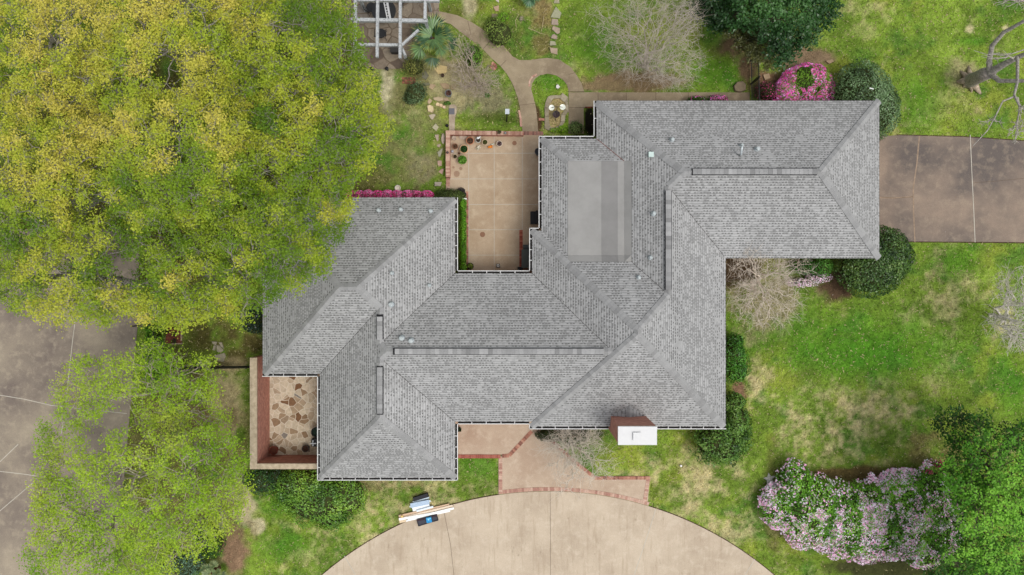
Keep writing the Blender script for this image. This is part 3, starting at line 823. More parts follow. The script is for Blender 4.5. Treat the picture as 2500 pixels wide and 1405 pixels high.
# vents and pipes, photo pixel of the top
M_galv = m_plain('galvanised', (176, 184, 186), .4, .5, .1, 6, metal=.2)
M_galvl = m_plain('pale_vent_cap', (172, 180, 180), .45, .4, .06, 6)
def roof_z(x, y):
    best = None
    for pl, poly, _ in FAC:
        if inpoly(np.array([x]), np.array([y]), poly)[0]: best = PL[pl](x, y)
    return best if best is not None else 68
def vent(px, py, r=.075, h=.25, kind='pipe'):
    r *= .88
    z = 4.3
    for _ in range(4):
        p = W(px, py, z); ex, ey = p.x / SE + 1250, 702.5 - p.y / SE
        zr = 2.6 + TAN * roof_z(ex, ey) * SE; z = zr + h
    p = W(px, py, z); m = MB()
    if kind == 'box':
        m.box(p.x - .11, p.y - .11, zr - .1, p.x + .11, p.y + .11, zr + .12); m.build('vent_pipe', m_plain('pale_green_box', (188, 206, 200), .6, .3, .05, 8), roof_root); return
    f = MB(); f.lathe([(r * 1.9, -.1), (r * 1.7, .04), (r * 1.15, .09)], (p.x, p.y, zr), 16); fl = f.build('vent_flashing', M_galv, roof_root, True)
    m.lathe([(r * .9, -.08), (r * .9, h * .7), (r * 1.15, h * .72), (r * 1.15, h * .98), (r * .6, h * 1.04)], (p.x, p.y, zr), 16)
    m.build('vent_pipe', M_galvl, roof_root)
for v in ((922.5, 513, .07), (977, 511, .07), (1050, 515, .07), (955, 667, .06), (1047, 697, .06), (953, 744, .085), (979, 827, .09), (1002, 833, .09),
          (1643, 340, .075), (1813, 354, .06), (1852, 363, .08), (1598, 521, .08), (1590, 629, .07), (1561, 678, .07)): vent(*v)
vent(1591.5, 376, kind='box')
p = W(1808, 378, 4.6); m = MB(); q = W(1812, 356, 4.95); m.tube([p - Vector((0, 0, .3)), p + Vector((0, 0, .1)), q], .05, 8); m.build('vent_pipe', M_galv, roof_root, True)

# fascia, soffit, walls
out = [(641, 482), (1111, 482), (1111, 668), (1299, 668), (1299, 564), (1322, 564), (1322, 340), (1456, 340), (1456, 246), (2147, 246), (2147, 631), (1772, 631),
       (1772, 1041), (1299, 1041), (1299, 1029), (1111, 1029), (1111, 1166), (782, 1166), (782, 913), (641, 913)]
m = MB(); m.prism([tuple(E(*p)[:2]) for p in out], 2.42, 2.585); m.build('eave_board', M_soffit, roof_root)
def inset(poly, d):
    n = len(poly); res = []
    A = sum(poly[i][0] * poly[(i + 1) % n][1] - poly[(i + 1) % n][0] * poly[i][1] for i in range(n))
    sg = 1 if A > 0 else -1
    for i in range(n):
        p, q, r2 = Vector(poly[i - 1]), Vector(poly[i]), Vector(poly[(i + 1) % n])
        d1, d2 = (q - p).normalized(), (r2 - q).normalized()
        n1, n2 = Vector((-d1.y, d1.x)) * sg, Vector((-d2.y, d2.x)) * sg
        b_ = n1 + n2; res.append(tuple(q + b_ * d / (1 + n1.dot(n2))))
    return res
big = [(641, 482), (1111, 482), (1111, 668), (1322, 668), (1322, 340), (1456, 340), (1456, 246), (2147, 246), (2147, 631), (1772, 631), (1772, 1041), (1299, 1041), (1299, 1029), (1111, 1029), (1111, 1166), (782, 1166), (782, 913), (641, 913)]
m = MB(); m.prism([tuple(E(*p)[:2]) for p in inset(big, 22)], -.1, 2.42); m.build('wall', M_wall, house)

# gutters, one per eave run
gut = [((1118, 483), (1118, 661), (1, 0)), ((1118, 661), (1292, 661), (0, -1)), ((1292, 661), (1292, 557), (-1, 0)), ((1292, 557), (1315, 557), (0, -1)), ((1315, 557), (1315, 333), (-1, 0)),
       ((1315, 333), (1449, 333), (0, -1)), ((1449, 333), (1449, 247), (-1, 0)), ((641, 920), (775, 920), (0, 1)), ((775, 920), (775, 1173), (-1, 0)), ((775, 1173), (1118, 1173), (0, 1)),
       ((1118, 1173), (1118, 1036), (1, 0)), ((1118, 1036), (1292, 1036), (0, 1)), ((1292, 1036), (1292, 1048), (-1, 0)), ((1292, 1048), (1486, 1048), (0, 1)), ((1576, 1048), (1772, 1048), (0, 1))]
rgut = random.Random(4)
for a, b, nn in gut:
    A, B = E(*a), E(*b); n_ = Vector((nn[0], -nn[1], 0)); d = (B - A).normalized()
    wd = 7 * SE
    m = MB(); zt = 2.66
    # outer wall, back wall, floor
    o0 = -n_ * .018
    m.beam(A + o0 + Vector((0, 0, zt - 2.6 - .05)) - d * .0, B + o0 + Vector((0, 0, zt - 2.6 - .05)), .032, .10)
    L = (B - A).length; k = max(1, int(L / rgut.uniform(.44, .6)))
    g_o = m.build('gutter', M_white, house)
    fl = MB(); fl.beam(A - n_ * (wd / 2 + .02) + Vector((0, 0, -.04)), B - n_ * (wd / 2 + .02) + Vector((0, 0, -.04)), wd - .005, .012); fl.build('gutter_bed', M_gutter_in, g_o)
    for i in range(1, k):
        hm = MB()
        c = A + d * (L * i / k + rgut.uniform(-.03, .03)) + Vector((0, 0, .055))
        hm.beam(c - n_ * .03, c - n_ * (wd + .02), .03, .008)
        hm.build('gutter_strap', M_white, g_o)

# chimney, a part of the house
ch = empty('chimney', (0, 0, 0)); ch.parent = house; ch.location = (0, 0, 0)
zc = 5.6; c0, c1 = W(1509, 1042, zc), W(1604, 1087, zc)
m = MB(); m.box(c0.x + .03, c1.y + .03, -.05, c1.x - .03, c0.y + .02, zc - .12); m.build('chimney_stack', M_brick, ch)
m = MB(); m.box(c0.x, c1.y, zc - .12, c1.x, c0.y, zc); m.build('chimney_cap', M_flue, ch)
f0 = W(1556, 1067, 5.75); m = MB(); m.box(f0.x - .13, f0.y - .13, zc, f0.x + .13, f0.y + .13, zc + .05); m.box(f0.x - .165, f0.y - .165, zc + .05, f0.x + .165, f0.y + .165, zc + .09); m.build('flue_cover', M_flue, ch)
m = MB(); m.box(c0.x - .02, c1.y + .25, -.05, c0.x + .04, c0.y, 2.0); m.box(c0.x - .35, c1.y + .35, -.05, c0.x, c1.y + .6, .9); m.build('chimney_shoulder', M_brick, ch)
m = MB(); m.box(c0.x - .02, c0.y + .02, 2.9, c1.x + .0, c0.y + .06, 3.02); m.build('step_flashing', M_dark, ch)

# ------------------------------------------------------------------ walls and fences
# walled courtyard, 2 m tall
cw = empty('courtyard_wall', W(617, 1139)); tag(cw, 'tall brick courtyard wall with pale limestone coping', 'wall')
def pz(px, py, z): p = W(px, py, z); return (p.x, p.y)
a = pz(610, 874, 2.0); b = pz(627, 1132.5, 2.0); c = pz(610, 1146, 2.0); dd = pz(790, 1132.5, 2.0)
m = MB(); m.box(a[0] + .04, c[1] + .04, -.05, b[0] - .02, a[1], 1.9); m.box(b[0] - .02, c[1] + .04, -.05, dd[0], b[1] - .02, 1.9); m.build('wall', M_brick, cw)
m = MB(); m.prism([(a[0], a[1]), (a[0], c[1]), (dd[0], c[1]), (dd[0], b[1]), (b[0], b[1]), (b[0], a[1])], 1.9, 2.0); m.build('coping', M_coping, cw)

# low brick wall on two sides of the patio
pw = empty('patio_wall', W(1093, 324)); tag(pw, 'low red brick garden wall around the patio corner', 'wall')
hw = .5
m = MB(); q = [pz(1089, 319, hw), pz(1278, 322, hw), pz(1278, 329.5, hw), pz(1098, 328.5, hw), pz(1098, 433, hw), pz(1088.5, 433, hw)]
m.prism([(x, y) for x, y in q], -.05, hw - .06); m.build('wall', M_brick, pw)
def band_z(pts, w, z0, z1, parent, seed, cols, pitch=.085):
    r = random.Random(seed); m = MB(); P = [Vector((*pz(x, y, z1), 0)) for x, y in pts]; wm = w * S * (H - z1) / H
    for a, b in zip(P[:-1], P[1:]):
        L = (b - a).length; k = max(1, round(L / pitch)); d = (b - a) / k; e = d.normalized(); s = Vector((-e.y, e.x, 0)) * wm / 2
        for i in range(k):
            p = a + d * i + e * .003; q = a + d * (i + 1) - e * .003
            m.prism([tuple((p - s)[:2]), tuple((p + s)[:2]), tuple((q + s)[:2]), tuple((q - s)[:2])], z0, z1 + r.uniform(-.004, .004), lin(r.choice(cols)))
        m.prism([tuple((a - s * .97)[:2]), tuple((a + s * .97)[:2]), tuple((b + s * .97)[:2]), tuple((b - s * .97)[:2])], z0, z1 - .012, lin((160, 132, 112)))
    return m.build('wall_cap', M_unit, parent)
band_z([(1098, 324), (1276, 326)], 10, hw - .06, hw, pw, 21, ((170, 136, 118), (156, 120, 104), (146, 108, 92), (182, 150, 132)))
band_z([(1093.3, 319), (1093, 433)], 10, hw - .06, hw, pw, 22, ((184, 150, 130), (168, 130, 112), (192, 160, 140)))
band_z([(1278, 325.5), (1326, 326)], 9, -.02, .045, pw, 23, ((140, 106, 96), (126, 92, 84), (156, 114, 100)))

def iron_fence(px0, px1, n_bay, h, label, every=.07, tilt=0):
    A, B = W(*px0), W(*px1); root = empty('iron_fence', A); tag(root, label, 'fence')
    d = (B - A) / n_bay
    for i in range(n_bay + 1):
        p = A + d * i; m = MB(); m.beam(p + Vector((0, 0, -.05)), p + Vector((0, 0, h + .06)), .06, .06); m.build('post', M_iron, root)
    for i in range(n_bay):
        p, q = A + d * i, A + d * (i + 1); m = MB()
        for z in (.15, h - .12): m.beam(p + Vector((0, 0, z)), q + Vector((0, 0, z)), .035, .035)
        k = int(d.length / every)
        for j in range(1, k):
            c = p + d * (j / k); m.beam(c + Vector((0, 0, .08)), c + Vector((0, 0, h)), .024, .024)
        m.build('picket_panel', M_iron, root)
iron_fence((395, 897), (622, 893), 3, 1.25, 'black iron picket fence ending at the courtyard wall')
iron_fence((402, 787), (395, 897), 1, 1.25, 'black iron side fence in front of bright green shrubs')
iron_fence((352, 794), (402, 791), 1, 1.25, 'short black iron fence return near the side drive')
iron_fence((1832, 150), (1834, 262), 2, 1.35, 'black iron picket fence between rear walk and pink azalea', .08)
iron_fence((420, 575), (450, 590), 1, 1.2, 'black iron gate seen through the gap in tree crowns', .09)

# ------------------------------------------------------------------ pergola with its furniture
pg = empty('pergola', W(925, 70)); tag(pg, 'weathered white wooden pergola over the dark terrace', 'pergola')
ZP = 2.5
wood = [(205, 206, 204), (182, 184, 184), (216, 216, 212), (160, 162, 162)]
def m_wood():
    m, nt, b = new_mat('weathered_white_wood', .85, .15)
    P = geo_pos(nt); mp = N(nt, 'ShaderNodeMapping'); nt.links.new(P, mp.inputs[0]); mp.inputs['Scale'].default_value = (6, 6, 2)
    nz = noise(nt, mp.outputs[0], 2.0, 8, .8)
    nt.links.new(ramp(nt, nz, [(.34, lin((104, 104, 102))), (.48, lin((170, 173, 174))), (.8, lin((206, 209, 209)))]), b.inputs['Base Color'])
    return m
M_wood = m_wood()
def pbeam(a, b, z, w=.13, h=.18, nm='rafter'):
    m = MB(); m.beam(W(*a, z), W(*b, z), w, h); m.build(nm, M_wood, pg)
for a, b in (((868.5, -60), (867, 131)), ((923, -60), (921, 141)), ((978, -60), (977, 143)), ((1039, -60), (1038, 48))): pbeam(a, b, ZP + .12, .125)
pbeam((858, 49.5), (1044, 52), ZP - .05, .15, .2, 'beam'); pbeam((870, 110), (972, 111), ZP - .05, .12, .18, 'beam'); pbeam((862, 0), (1073, 2), ZP - .05, .15, .2, 'beam')
pbeam((980, 112), (1022, 74), ZP - .07, .1, .14, 'brace'); pbeam((982, 118), (990, 136), ZP - .6, .1, .12, 'brace'); pbeam((873, 116), (890, 141), ZP - .4, .1, .12, 'brace')
for p in ((868, 112), (977, 112), (1038, 50), (868, -20), (1038, -20)):
    c = W(*p, ZP); m = MB(); m.box(c.x - .06, c.y - .06, 0, c.x + .06, c.y + .06, ZP - .16); m.build('post', M_wood, pg)
# table
M_black = m_plain('black_enamel', (34, 35, 37), .5, .4, .2, 10)
tb = empty('garden_table', W(937, 27)); tag(tb, 'round black patio table under the pergola', 'table')
c = W(937, 27, .72); m = MB(); m.lathe([(.54, 0), (.58, .01), (.58, .035), (.02, .04)], (c.x, c.y, .70), 32); m.build('table_top', M_black, tb)
for t in range(4):
    m = MB(); dx, dy = math.cos(t * 1.57 + .8), math.sin(t * 1.57 + .8); m.tube([(c.x + dx * .15, c.y + dy * .15, .7), (c.x + dx * .42, c.y + dy * .42, .03)], .02, 8); m.build('leg', M_black, tb)
fr = empty('folding_frame', W(947, 18, .75)); tag(fr, 'folded white slatted frame lying across the black table', 'folding frame')
for nm_, dx in (('rail', -4.5), ('rail', 2.5), ('rail', 5.5)):
    m = MB(); m.beam(W(938 + dx, -12, .77), W(949 + dx * .8, 45, .77), .05, .04); m.build('rail', M_white, fr)
m = MB()
for i in range(8): m.beam(W(933.5 + i * 1.5, -6 + i * 6.5, .77), W(943.5 + i * 1.4, -7 + i * 6.3, .775), .03, .02)
m.build('slats', M_white, fr)
def chair(px, py, rot, label):
    root = empty('garden_chair', W(px, py)); tag(root, label, 'chair', 'chairs around the black patio table')
    c = W(px, py, .45); ca, sa = math.cos(rot), math.sin(rot); T = lambda x, y, z: (c.x + x * ca - y * sa, c.y + x * sa + y * ca, z)
    m = MB(); m.lathe([(.20, 0), (.23, .01), (.23, .035), (.05, .03)], (c.x, c.y, .42), 20); m.build('seat', M_black, root)
    m = MB()
    m.tube([T(-.25, .1, .42), T(-.25, .27, .88), T(0, .33, .95), T(.25, .27, .88), T(.25, .1, .42)], .02, 6)
    for i in range(7): x = -.2 + i * .066; m.tube([T(x, .2, .46), T(x * 1.05, .30, .9)], .009, 5)
    m.tube([T(-.27, .24, .66), T(-.28, -.12, .66), T(-.24, -.2, .44)], .016, 6); m.tube([T(.27, .24, .66), T(.28, -.12, .66), T(.24, -.2, .44)], .016, 6)
    m.build('backrest', M_black, root)
    for x, y in ((-.17, -.17), (.17, -.17), (-.17, .17), (.17, .17)):
        m = MB(); m.tube([T(x, y, .43), T(x * 1.25, y * 1.25, .03)], .014, 6); m.build('leg', M_black, root)
chair(930, 82, math.pi, 'black metal garden chair below the table inside the pergola')
chair(906, 18, math.pi * .5, 'black metal garden chair left of the patio table')
chair(982, -3, -.8, 'black metal garden chair at the top edge right of the table')
m = MB(); c = W(967, 124); m.box(c.x - .2, c.y - .2, 0.03, c.x + .2, c.y + .2, .42, lin((52, 50, 50))); m.box(c.x - .22, c.y - .22, .42, c.x + .22, c.y + .22, .46, lin((62, 60, 58)))
tag(m.build('storage_box', M_paint), 'dark square box under the pergola corner by the dark shrub', 'box')
for i, (x, y) in enumerate(((909, 171), (946, 171))):
    m = MB(); c = W(x, y); m.lathe([(.05, 0), (.06, .02), (.05, .2), (.09, .22), (.09, .25), (.02, .3)], (c.x, c.y, 0), 10)
    tag(m.build('path_light', M_iron), ('left' if i == 0 else 'right') + ' black path light at the lower terrace edge', 'light', 'path lights by the terrace')

# ------------------------------------------------------------------ stones
rs = random.Random(12)
def stone(name, poly, h, col, label, cat, grp=None, mat=None):
    m = MB(); P = [W(*p) for p in poly]; n_ = len(P); cc = sum(P, Vector()) / n_
    top = [cc + (p - cc) * .93 for p in P]
    vs = [(p.x, p.y, -.03) for p in P] + [(p.x, p.y, h * .7) for p in P] + [(p.x, p.y, h + rs.uniform(-.006, .006)) for p in top]
    fs = [[i, (i + 1) % n_, n_ + (i + 1) % n_, n_ + i] for i in range(n_)] + [[n_ + i, n_ + (i + 1) % n_, 2 * n_ + (i + 1) % n_, 2 * n_ + i] for i in range(n_)] + [list(range(2 * n_, 3 * n_))]
    a = sum(P[i].x * P[(i + 1) % n_].y - P[(i + 1) % n_].x * P[i].y for i in range(n_))
    if a < 0: fs = [f[::-1] for f in fs]
    m.add(vs, fs, lin(col)); o = m.build(name, mat or M_stone); tag(o, label, cat, grp); return o
G1 = 'flat stepping stones in the rear lawn'
A1 = [([(1353, 2), (1365, 1), (1366, 9), (1352, 9)], 'small brownish'), ([(1357, 17), (1371, 33), (1366, 46), (1344, 43), (1350, 30)], 'largest kite shaped'), ([(1347, 47), (1362, 48), (1363, 63), (1346, 61)], 'squarish'),
      ([(1350, 64), (1367, 70), (1366, 82), (1360, 84), (1347, 72)], 'five sided slanting'), ([(1352, 84), (1361, 89), (1359, 97), (1345, 94), (1347, 87)], 'smallest pentagonal'),
      ([(1343, 101), (1355, 102), (1358, 111), (1342, 112)], 'low rectangular'), ([(1342, 117), (1361, 119), (1360.5, 134), (1345, 130)], 'pale wedge shaped')]
ordn = ['topmost', 'second from the top', 'third', 'fourth', 'fifth', 'sixth', 'lowest']
for (p, w_), o_ in zip(A1, ordn): stone('stepping_stone', p, .05, (156 + rs.uniform(-8, 12), 147 + rs.uniform(-8, 10), 126), f'{w_} stepping stone, {o_} of the row leading to the path', 'stone', G1)
B1 = [([(1207, -4), (1218, -4), (1218, 8), (1212, 4)], (190, 184, 172), 'white stone at the top edge above the shrub by the path'), ([(1204, 18), (1218, 14), (1218, 28), (1209, 28)], (166, 142, 118), 'brownish square stepping stone above the shrub by the path'),
      ([(1201, 34), (1216, 36), (1214, 45), (1200, 44)], (120, 110, 88), 'mossy stepping stone half under the shrub by the path')]
for p, c_, l_ in B1: stone('stepping_stone', p, .05, c_, l_, 'stone', G1)
G2 = 'flat stones along the outside of the patio wall'
C1 = [([(1064, 302), (1071, 311), (1065, 321), (1055, 312)], 'diamond shaped tan flat stone, highest beside the patio wall'), ([(1061, 330), (1071, 329), (1071, 343), (1067, 346)], 'narrow grey flat stone beside the white basin'),
      ([(1067, 354), (1075, 352), (1077, 355), (1072, 360), (1068, 359)], 'tiny pale stone outside the patio wall'), ([(1068, 373), (1080, 362), (1081, 366), (1075, 384), (1071, 383)], 'long triangular pale flat stone outside the patio wall'),
      ([(1068, 393), (1078.5, 393), (1078.5, 406), (1069, 405)], 'square grey flat stone outside the patio wall'), ([(1071, 420), (1079, 412), (1084, 414), (1080, 427)], 'tilted grey flat stone in dark soil by the patio wall'),
      ([(1061, 445), (1078.5, 445), (1076, 455), (1061, 455)], 'lowest pale rectangular flat stone by the brick edging')]
for p, l_ in C1: stone('flat_stone', p, .05, (172 + rs.uniform(-14, 8), 160 + rs.uniform(-12, 6), 136), l_, 'stone', G2)
sc_ = 10.808
def zz(pts): return [(1000 + a / sc_, 200 + b / sc_) for a, b in pts]
D1 = [(zz([(470, 640), (540, 620), (620, 660), (640, 740), (610, 830), (490, 800)]), (206, 188, 150), 'large cream boulder below the rock garden', .14), (zz([(505, 890), (640, 850), (690, 880), (610, 1010), (570, 1000)]), (178, 166, 146), 'wedge shaped grey stone under the cream boulder', .07),
      (zz([(690, 600), (730, 550), (790, 570), (780, 650), (700, 640)]), (214, 190, 152), 'leftmost of three small cream rocks in an arc', .08), (zz([(790, 590), (860, 590), (880, 640), (850, 680), (790, 660)]), (206, 178, 144), 'middle of three small cream rocks in an arc', .08),
      (zz([(880, 640), (940, 650), (960, 690), (910, 720), (865, 690)]), (204, 176, 150), 'rightmost of three small cream rocks in an arc', .08), (zz([(470, 540), (520, 440), (600, 500), (570, 550), (510, 605)]), (180, 160, 130), 'slim tan stone right of the dark shrub', .06),
      (zz([(620, 430), (760, 400), (900, 430), (880, 500), (760, 520), (640, 480)]), (176, 158, 130), 'long low tan stone under the round planter', .05), (zz([(900, 430), (1000, 420), (1060, 520), (960, 520), (890, 490)]), (168, 146, 122), 'brownish flat stone right of the round planter', .05),
      (zz([(560, 60), (690, 90), (600, 210), (510, 160)]), (170, 148, 120), 'tan slab between dark shrub and round planter', .05), (zz([(340, 40), (520, 30), (540, 90), (380, 120)]), (112, 110, 88), 'mossy grey slab above the dark shrub', .05),
      (zz([(800, 50), (960, 40), (1060, 90), (1040, 180), (900, 190), (840, 120)]), (160, 138, 110), 'broad brown slab above the round planter', .05), (zz([(1070, 90), (1200, 60), (1250, 130), (1150, 230), (1080, 200)]), (156, 140, 108), 'broad olive slab above right of the round planter', .05),
      ([(1060, 168), (1074, 160), (1092, 163), (1090, 178), (1070, 182)], (192, 170, 122), 'sandy slab under the palm fronds', .05), ([(1031, 178), (1040, 174), (1047, 186), (1040, 196), (1030, 190)], (110, 108, 90), 'dark slab right of the loose paving bricks', .05)]
for p, c_, l_, h_ in D1: stone('garden_rock', p, h_, c_, l_, 'rock', 'rocks of the small rock garden')
for (p, l_) in (([(517, 834), (531, 835), (528, 844), (520, 840)], 'left thin flagstone of the fan by the iron fence'), ([(534, 836), (542, 836), (548, 852), (540, 847)], 'right pointed flagstone of the fan by the iron fence'),
                ([(519, 855), (523, 843), (528, 845), (526, 856)], 'small narrow flagstone of the fan by the iron fence'), ([(529, 843), (537, 844), (547, 856), (540, 860), (530, 859)], 'largest flagstone of the fan by the iron fence'), ([(524, 868), (548, 862), (552, 870), (546, 884), (528, 880)], 'buried flagstone between the fan and the iron fence')):
    stone('flat_stone', p, .05, (150, 142, 122), l_, 'stone')
stone('garden_rock', [(1790, 212), (1798, 202), (1812, 200), (1820, 208), (1819, 222), (1806, 227), (1793, 224)], .16, (126, 112, 92), 'flat brown boulder at the right end of the rear walk', 'rock')
for p, l_ in (([(2014, 150), (2030, 146), (2034, 152), (2022, 158)], 'tan rock between pink azalea and round clipped bush'), ([(1861, 184), (1876, 180), (1880, 193), (1866, 197)], 'tan rock left of the pink azalea')): stone('garden_rock', p, .1, (156, 134, 108), l_, 'rock')
for (x, y, l_) in ((846, 396, 'upper round cut stone half under the tree edge'), (838, 430, 'lower left round cut stone half under the tree edge'), (853, 439, 'lower right round cut stone half under the tree edge')):
    stone('round_stone', [(x + 6 * math.cos(t), y + 6 * math.sin(t)) for t in np.arange(0, 6.28, .7)], .06, (150, 144, 84), l_, 'stone')
# concrete drain strip
ds = slab('concrete_strip', [(1096, 262), (1099, 256.5), (1110, 256), (1115, 262), (1114.5, 275), (1111, 287), (1110, 321), (1096.5, 321)], m_concrete('worn_concrete', (176, 162, 142), (150, 134, 116), (196, 184, 164), 2, (.35, .6)), .05, thick=.1, kind=None)
tag(ds, 'narrow worn concrete strip meeting the patio wall', 'concrete strip', kind='structure')
m = MB(); c = W(1103, 273); m.box(c.x - .14, c.y - .15, .04, c.x + .14, c.y + .15, .06, lin((92, 92, 98)))
for i in range(7): m.box(c.x - .13, c.y - .13 + i * .04, .06, c.x + .13, c.y - .115 + i * .04, .075, lin((120, 120, 126)))
tag(m.build('drain_grate', M_paint), 'grey slotted drain grate on the concrete strip', 'drain grate')
m = MB(); c = W(1092, 309); m.lathe([(.05, 0), (.05, .2), (.08, .21), (.02, .28)], (c.x, c.y, 0), 10, lin((30, 30, 32))); tag(m.build('path_light', M_paint), 'small black path light at the foot of the concrete strip', 'light')

# ------------------------------------------------------------------ pond with scale shaped ornament
pond = empty('garden_pond', W(1359, 275)); tag(pond, 'oval gravel pond ringed with grey stone slabs', 'pond')
outr = [(1337, 238), (1343, 235), (1352, 234), (1369, 234), (1373, 228), (1386, 238), (1387, 256), (1388, 274), (1380, 283), (1379, 298), (1368, 315.5), (1352, 320), (1343, 320.5), (1333, 317.5), (1329, 314.5), (1330, 285), (1329, 264), (1332, 250)]
innr = [(1347, 248), (1350, 243), (1353, 242), (1367, 241), (1370, 245), (1379, 252), (1381, 258), (1380, 268), (1370, 281), (1369, 298), (1365, 308), (1354, 313), (1347, 313), (1343, 309), (1341, 300), (1340, 285), (1340, 265), (1341, 256)]
for i in range(len(outr)):
    j = (i + 1) % len(outr); m = MB(); g_ = rs.uniform(-14, 10)
    P = [W(*outr[i]), W(*outr[j]), W(*innr[j]), W(*innr[i])]; cc = sum(P, Vector()) / 4
    m.prism([tuple((cc + (p - cc) * .97)[:2]) for p in P], -.03, .09 + rs.uniform(-.015, .02), lin((156 + g_, 146 + g_, 124 + g_))); m.build('rim_stone', M_stone, pond)
M_gravel = m_plain('pond_gravel', (178, 160, 116), .9, .15, .3, 14, c2=(112, 100, 62), bumpy=.6)
m = MB(); m.prism([tuple(W(1360 + (x - 1360) * 1.12, 277 + (y - 277) * 1.08)[:2]) for x, y in innr], -.02, .012); m.build('gravel', M_gravel, pond)
orn = empty('garden_ornament', W(1358, 275)); tag(orn, 'metal ornament with two white glass discs and a dark bowl in the pond', 'ornament')
M_glass = m_plain('milk_glass', (226, 230, 216), .3, .5, .04, 8); M_rust = m_plain('dark_rust', (66, 48, 46), .6, .4, .35, 14, c2=(34, 32, 38))
M_armm = m_plain('arm_iron', (70, 64, 52), .6, .4, .2, 9)
for x, y, r_ in ((1346.6, 263.6, 6.8), (1373.6, 262.2, 7)):
    c = W(x, y, .8); m = MB(); m.lathe([(.02, 0), (r_ * S * .7, .015), (r_ * S, .05), (r_ * S * .96, .05), (r_ * S * .6, .03), (.01, .02)], (c.x, c.y, .78), 28); m.build('glass_disc', M_glass, orn, True)
c = W(1358, 280, .45); m = MB(); m.lathe([(.03, 0), (.12, .02), (.18, .09), (.17, .09), (.1, .04), (.01, .02)], (c.x, c.y, .4), 28); m.build('bowl', M_rust, orn, True)
a, b, c = W(1346.6, 263.6, .84), W(1360, 261, .9), W(1373.6, 262.2, .84)
m = MB(); m.tube([a, a.lerp(b, .5) + Vector((0, 0, .05)), b, c.lerp(b, .5) + Vector((0, 0, .05)), c], .012, 6); m.tube([b, W(1359, 278, .5), W(1356, 296, .03)], .014, 6); m.build('arm', M_armm, orn)
m = MB(); c = W(1361.5, 213.5); m.prism([tuple(W(*p)[:2]) for p in ((1357, 216), (1358, 210), (1362, 209), (1367, 214), (1362, 218.5))], 0, .16, lin((216, 212, 206))); tag(m.build('garden_rock', M_stone), 'white rock on the small lawn above the pond', 'rock')

# small signs and posts
sg = empty('garden_light', W(1237, 296)); tag(sg, 'pale square lamp on a dark post in the lawn left of the path', 'garden light')
c = W(1237, 297); m = MB(); m.beam(c, W(1238, 276, .95), .06, .06); m.build('post', M_iron, sg)
c = W(1238.5, 272, 1.0); m = MB(); m.box(c.x - .1, c.y - .13, .93, c.x + .1, c.y + .11, 1.0); m.build('lamp_head', m_plain('pale_blue_grey', (186, 194, 200), .5, .4, .06, 10), sg)
m = MB(); c = W(972, 460.5); m.lathe([(.07, 0), (.1, .02), (.15, .16), (.13, .16), (.09, .05), (.01, .05)], (c.x, c.y, 0), 20, lin((214, 206, 190))); tag(m.build('bird_bath', M_stone, None, True), 'small cream bowl standing in front of the pink flower row', 'bowl')
def starobj(px, py, r, h):
    m = MB(); P = []
    for i in range(10):
        t = math.radians(90 + 10 + i * 36); q = r if i % 2 == 0 else r * .48; c = W(px, py); P.append((c.x + q * S * math.cos(t), c.y + q * S * math.sin(t)))
    vs = [(x, y, 0) for x, y in P] + [(W(px, py).x, W(px, py).y, h)]
    m.add(vs, [[i, (i + 1) % 10, 10] for i in range(10)], lin((196, 192, 186))); return m.build('star_ornament', M_stone)
tag(starobj(1879, 1170, 16, .16), 'pale grey star shaped yard ornament left of the azalea bed', 'ornament')
m = MB(); c = W(1662, 1137); m.lathe([(.045, 0), (.06, .03), (.05, .09), (.01, .11)], (c.x, c.y, 0), 12, lin((238, 236, 230))); tag(m.build('sprinkler_cap', M_paint), 'small round white cap in the lawn below the chimney', 'cap')
m = MB(); c = W(2127, 217, 2.25); m.beam(c + Vector((-.09, .02, .03)), c + Vector((.09, -.02, .03)), .05, .03, lin((228, 232, 226))); tag(m.build('litter', M_paint), 'white scrap lying on top of the clipped round bush', 'scrap')
for (x, y) in ((1145, 487),):
    m = MB(); c = W(1134, 487, .3); m.beam(c + Vector((-.12, 0, 0)), c + Vector((.12, 0, 0)), .06, .5, lin((220, 220, 216))); tag(m.build('meter_box', M_paint), 'small white box at the top end of the clipped hedge', 'box')

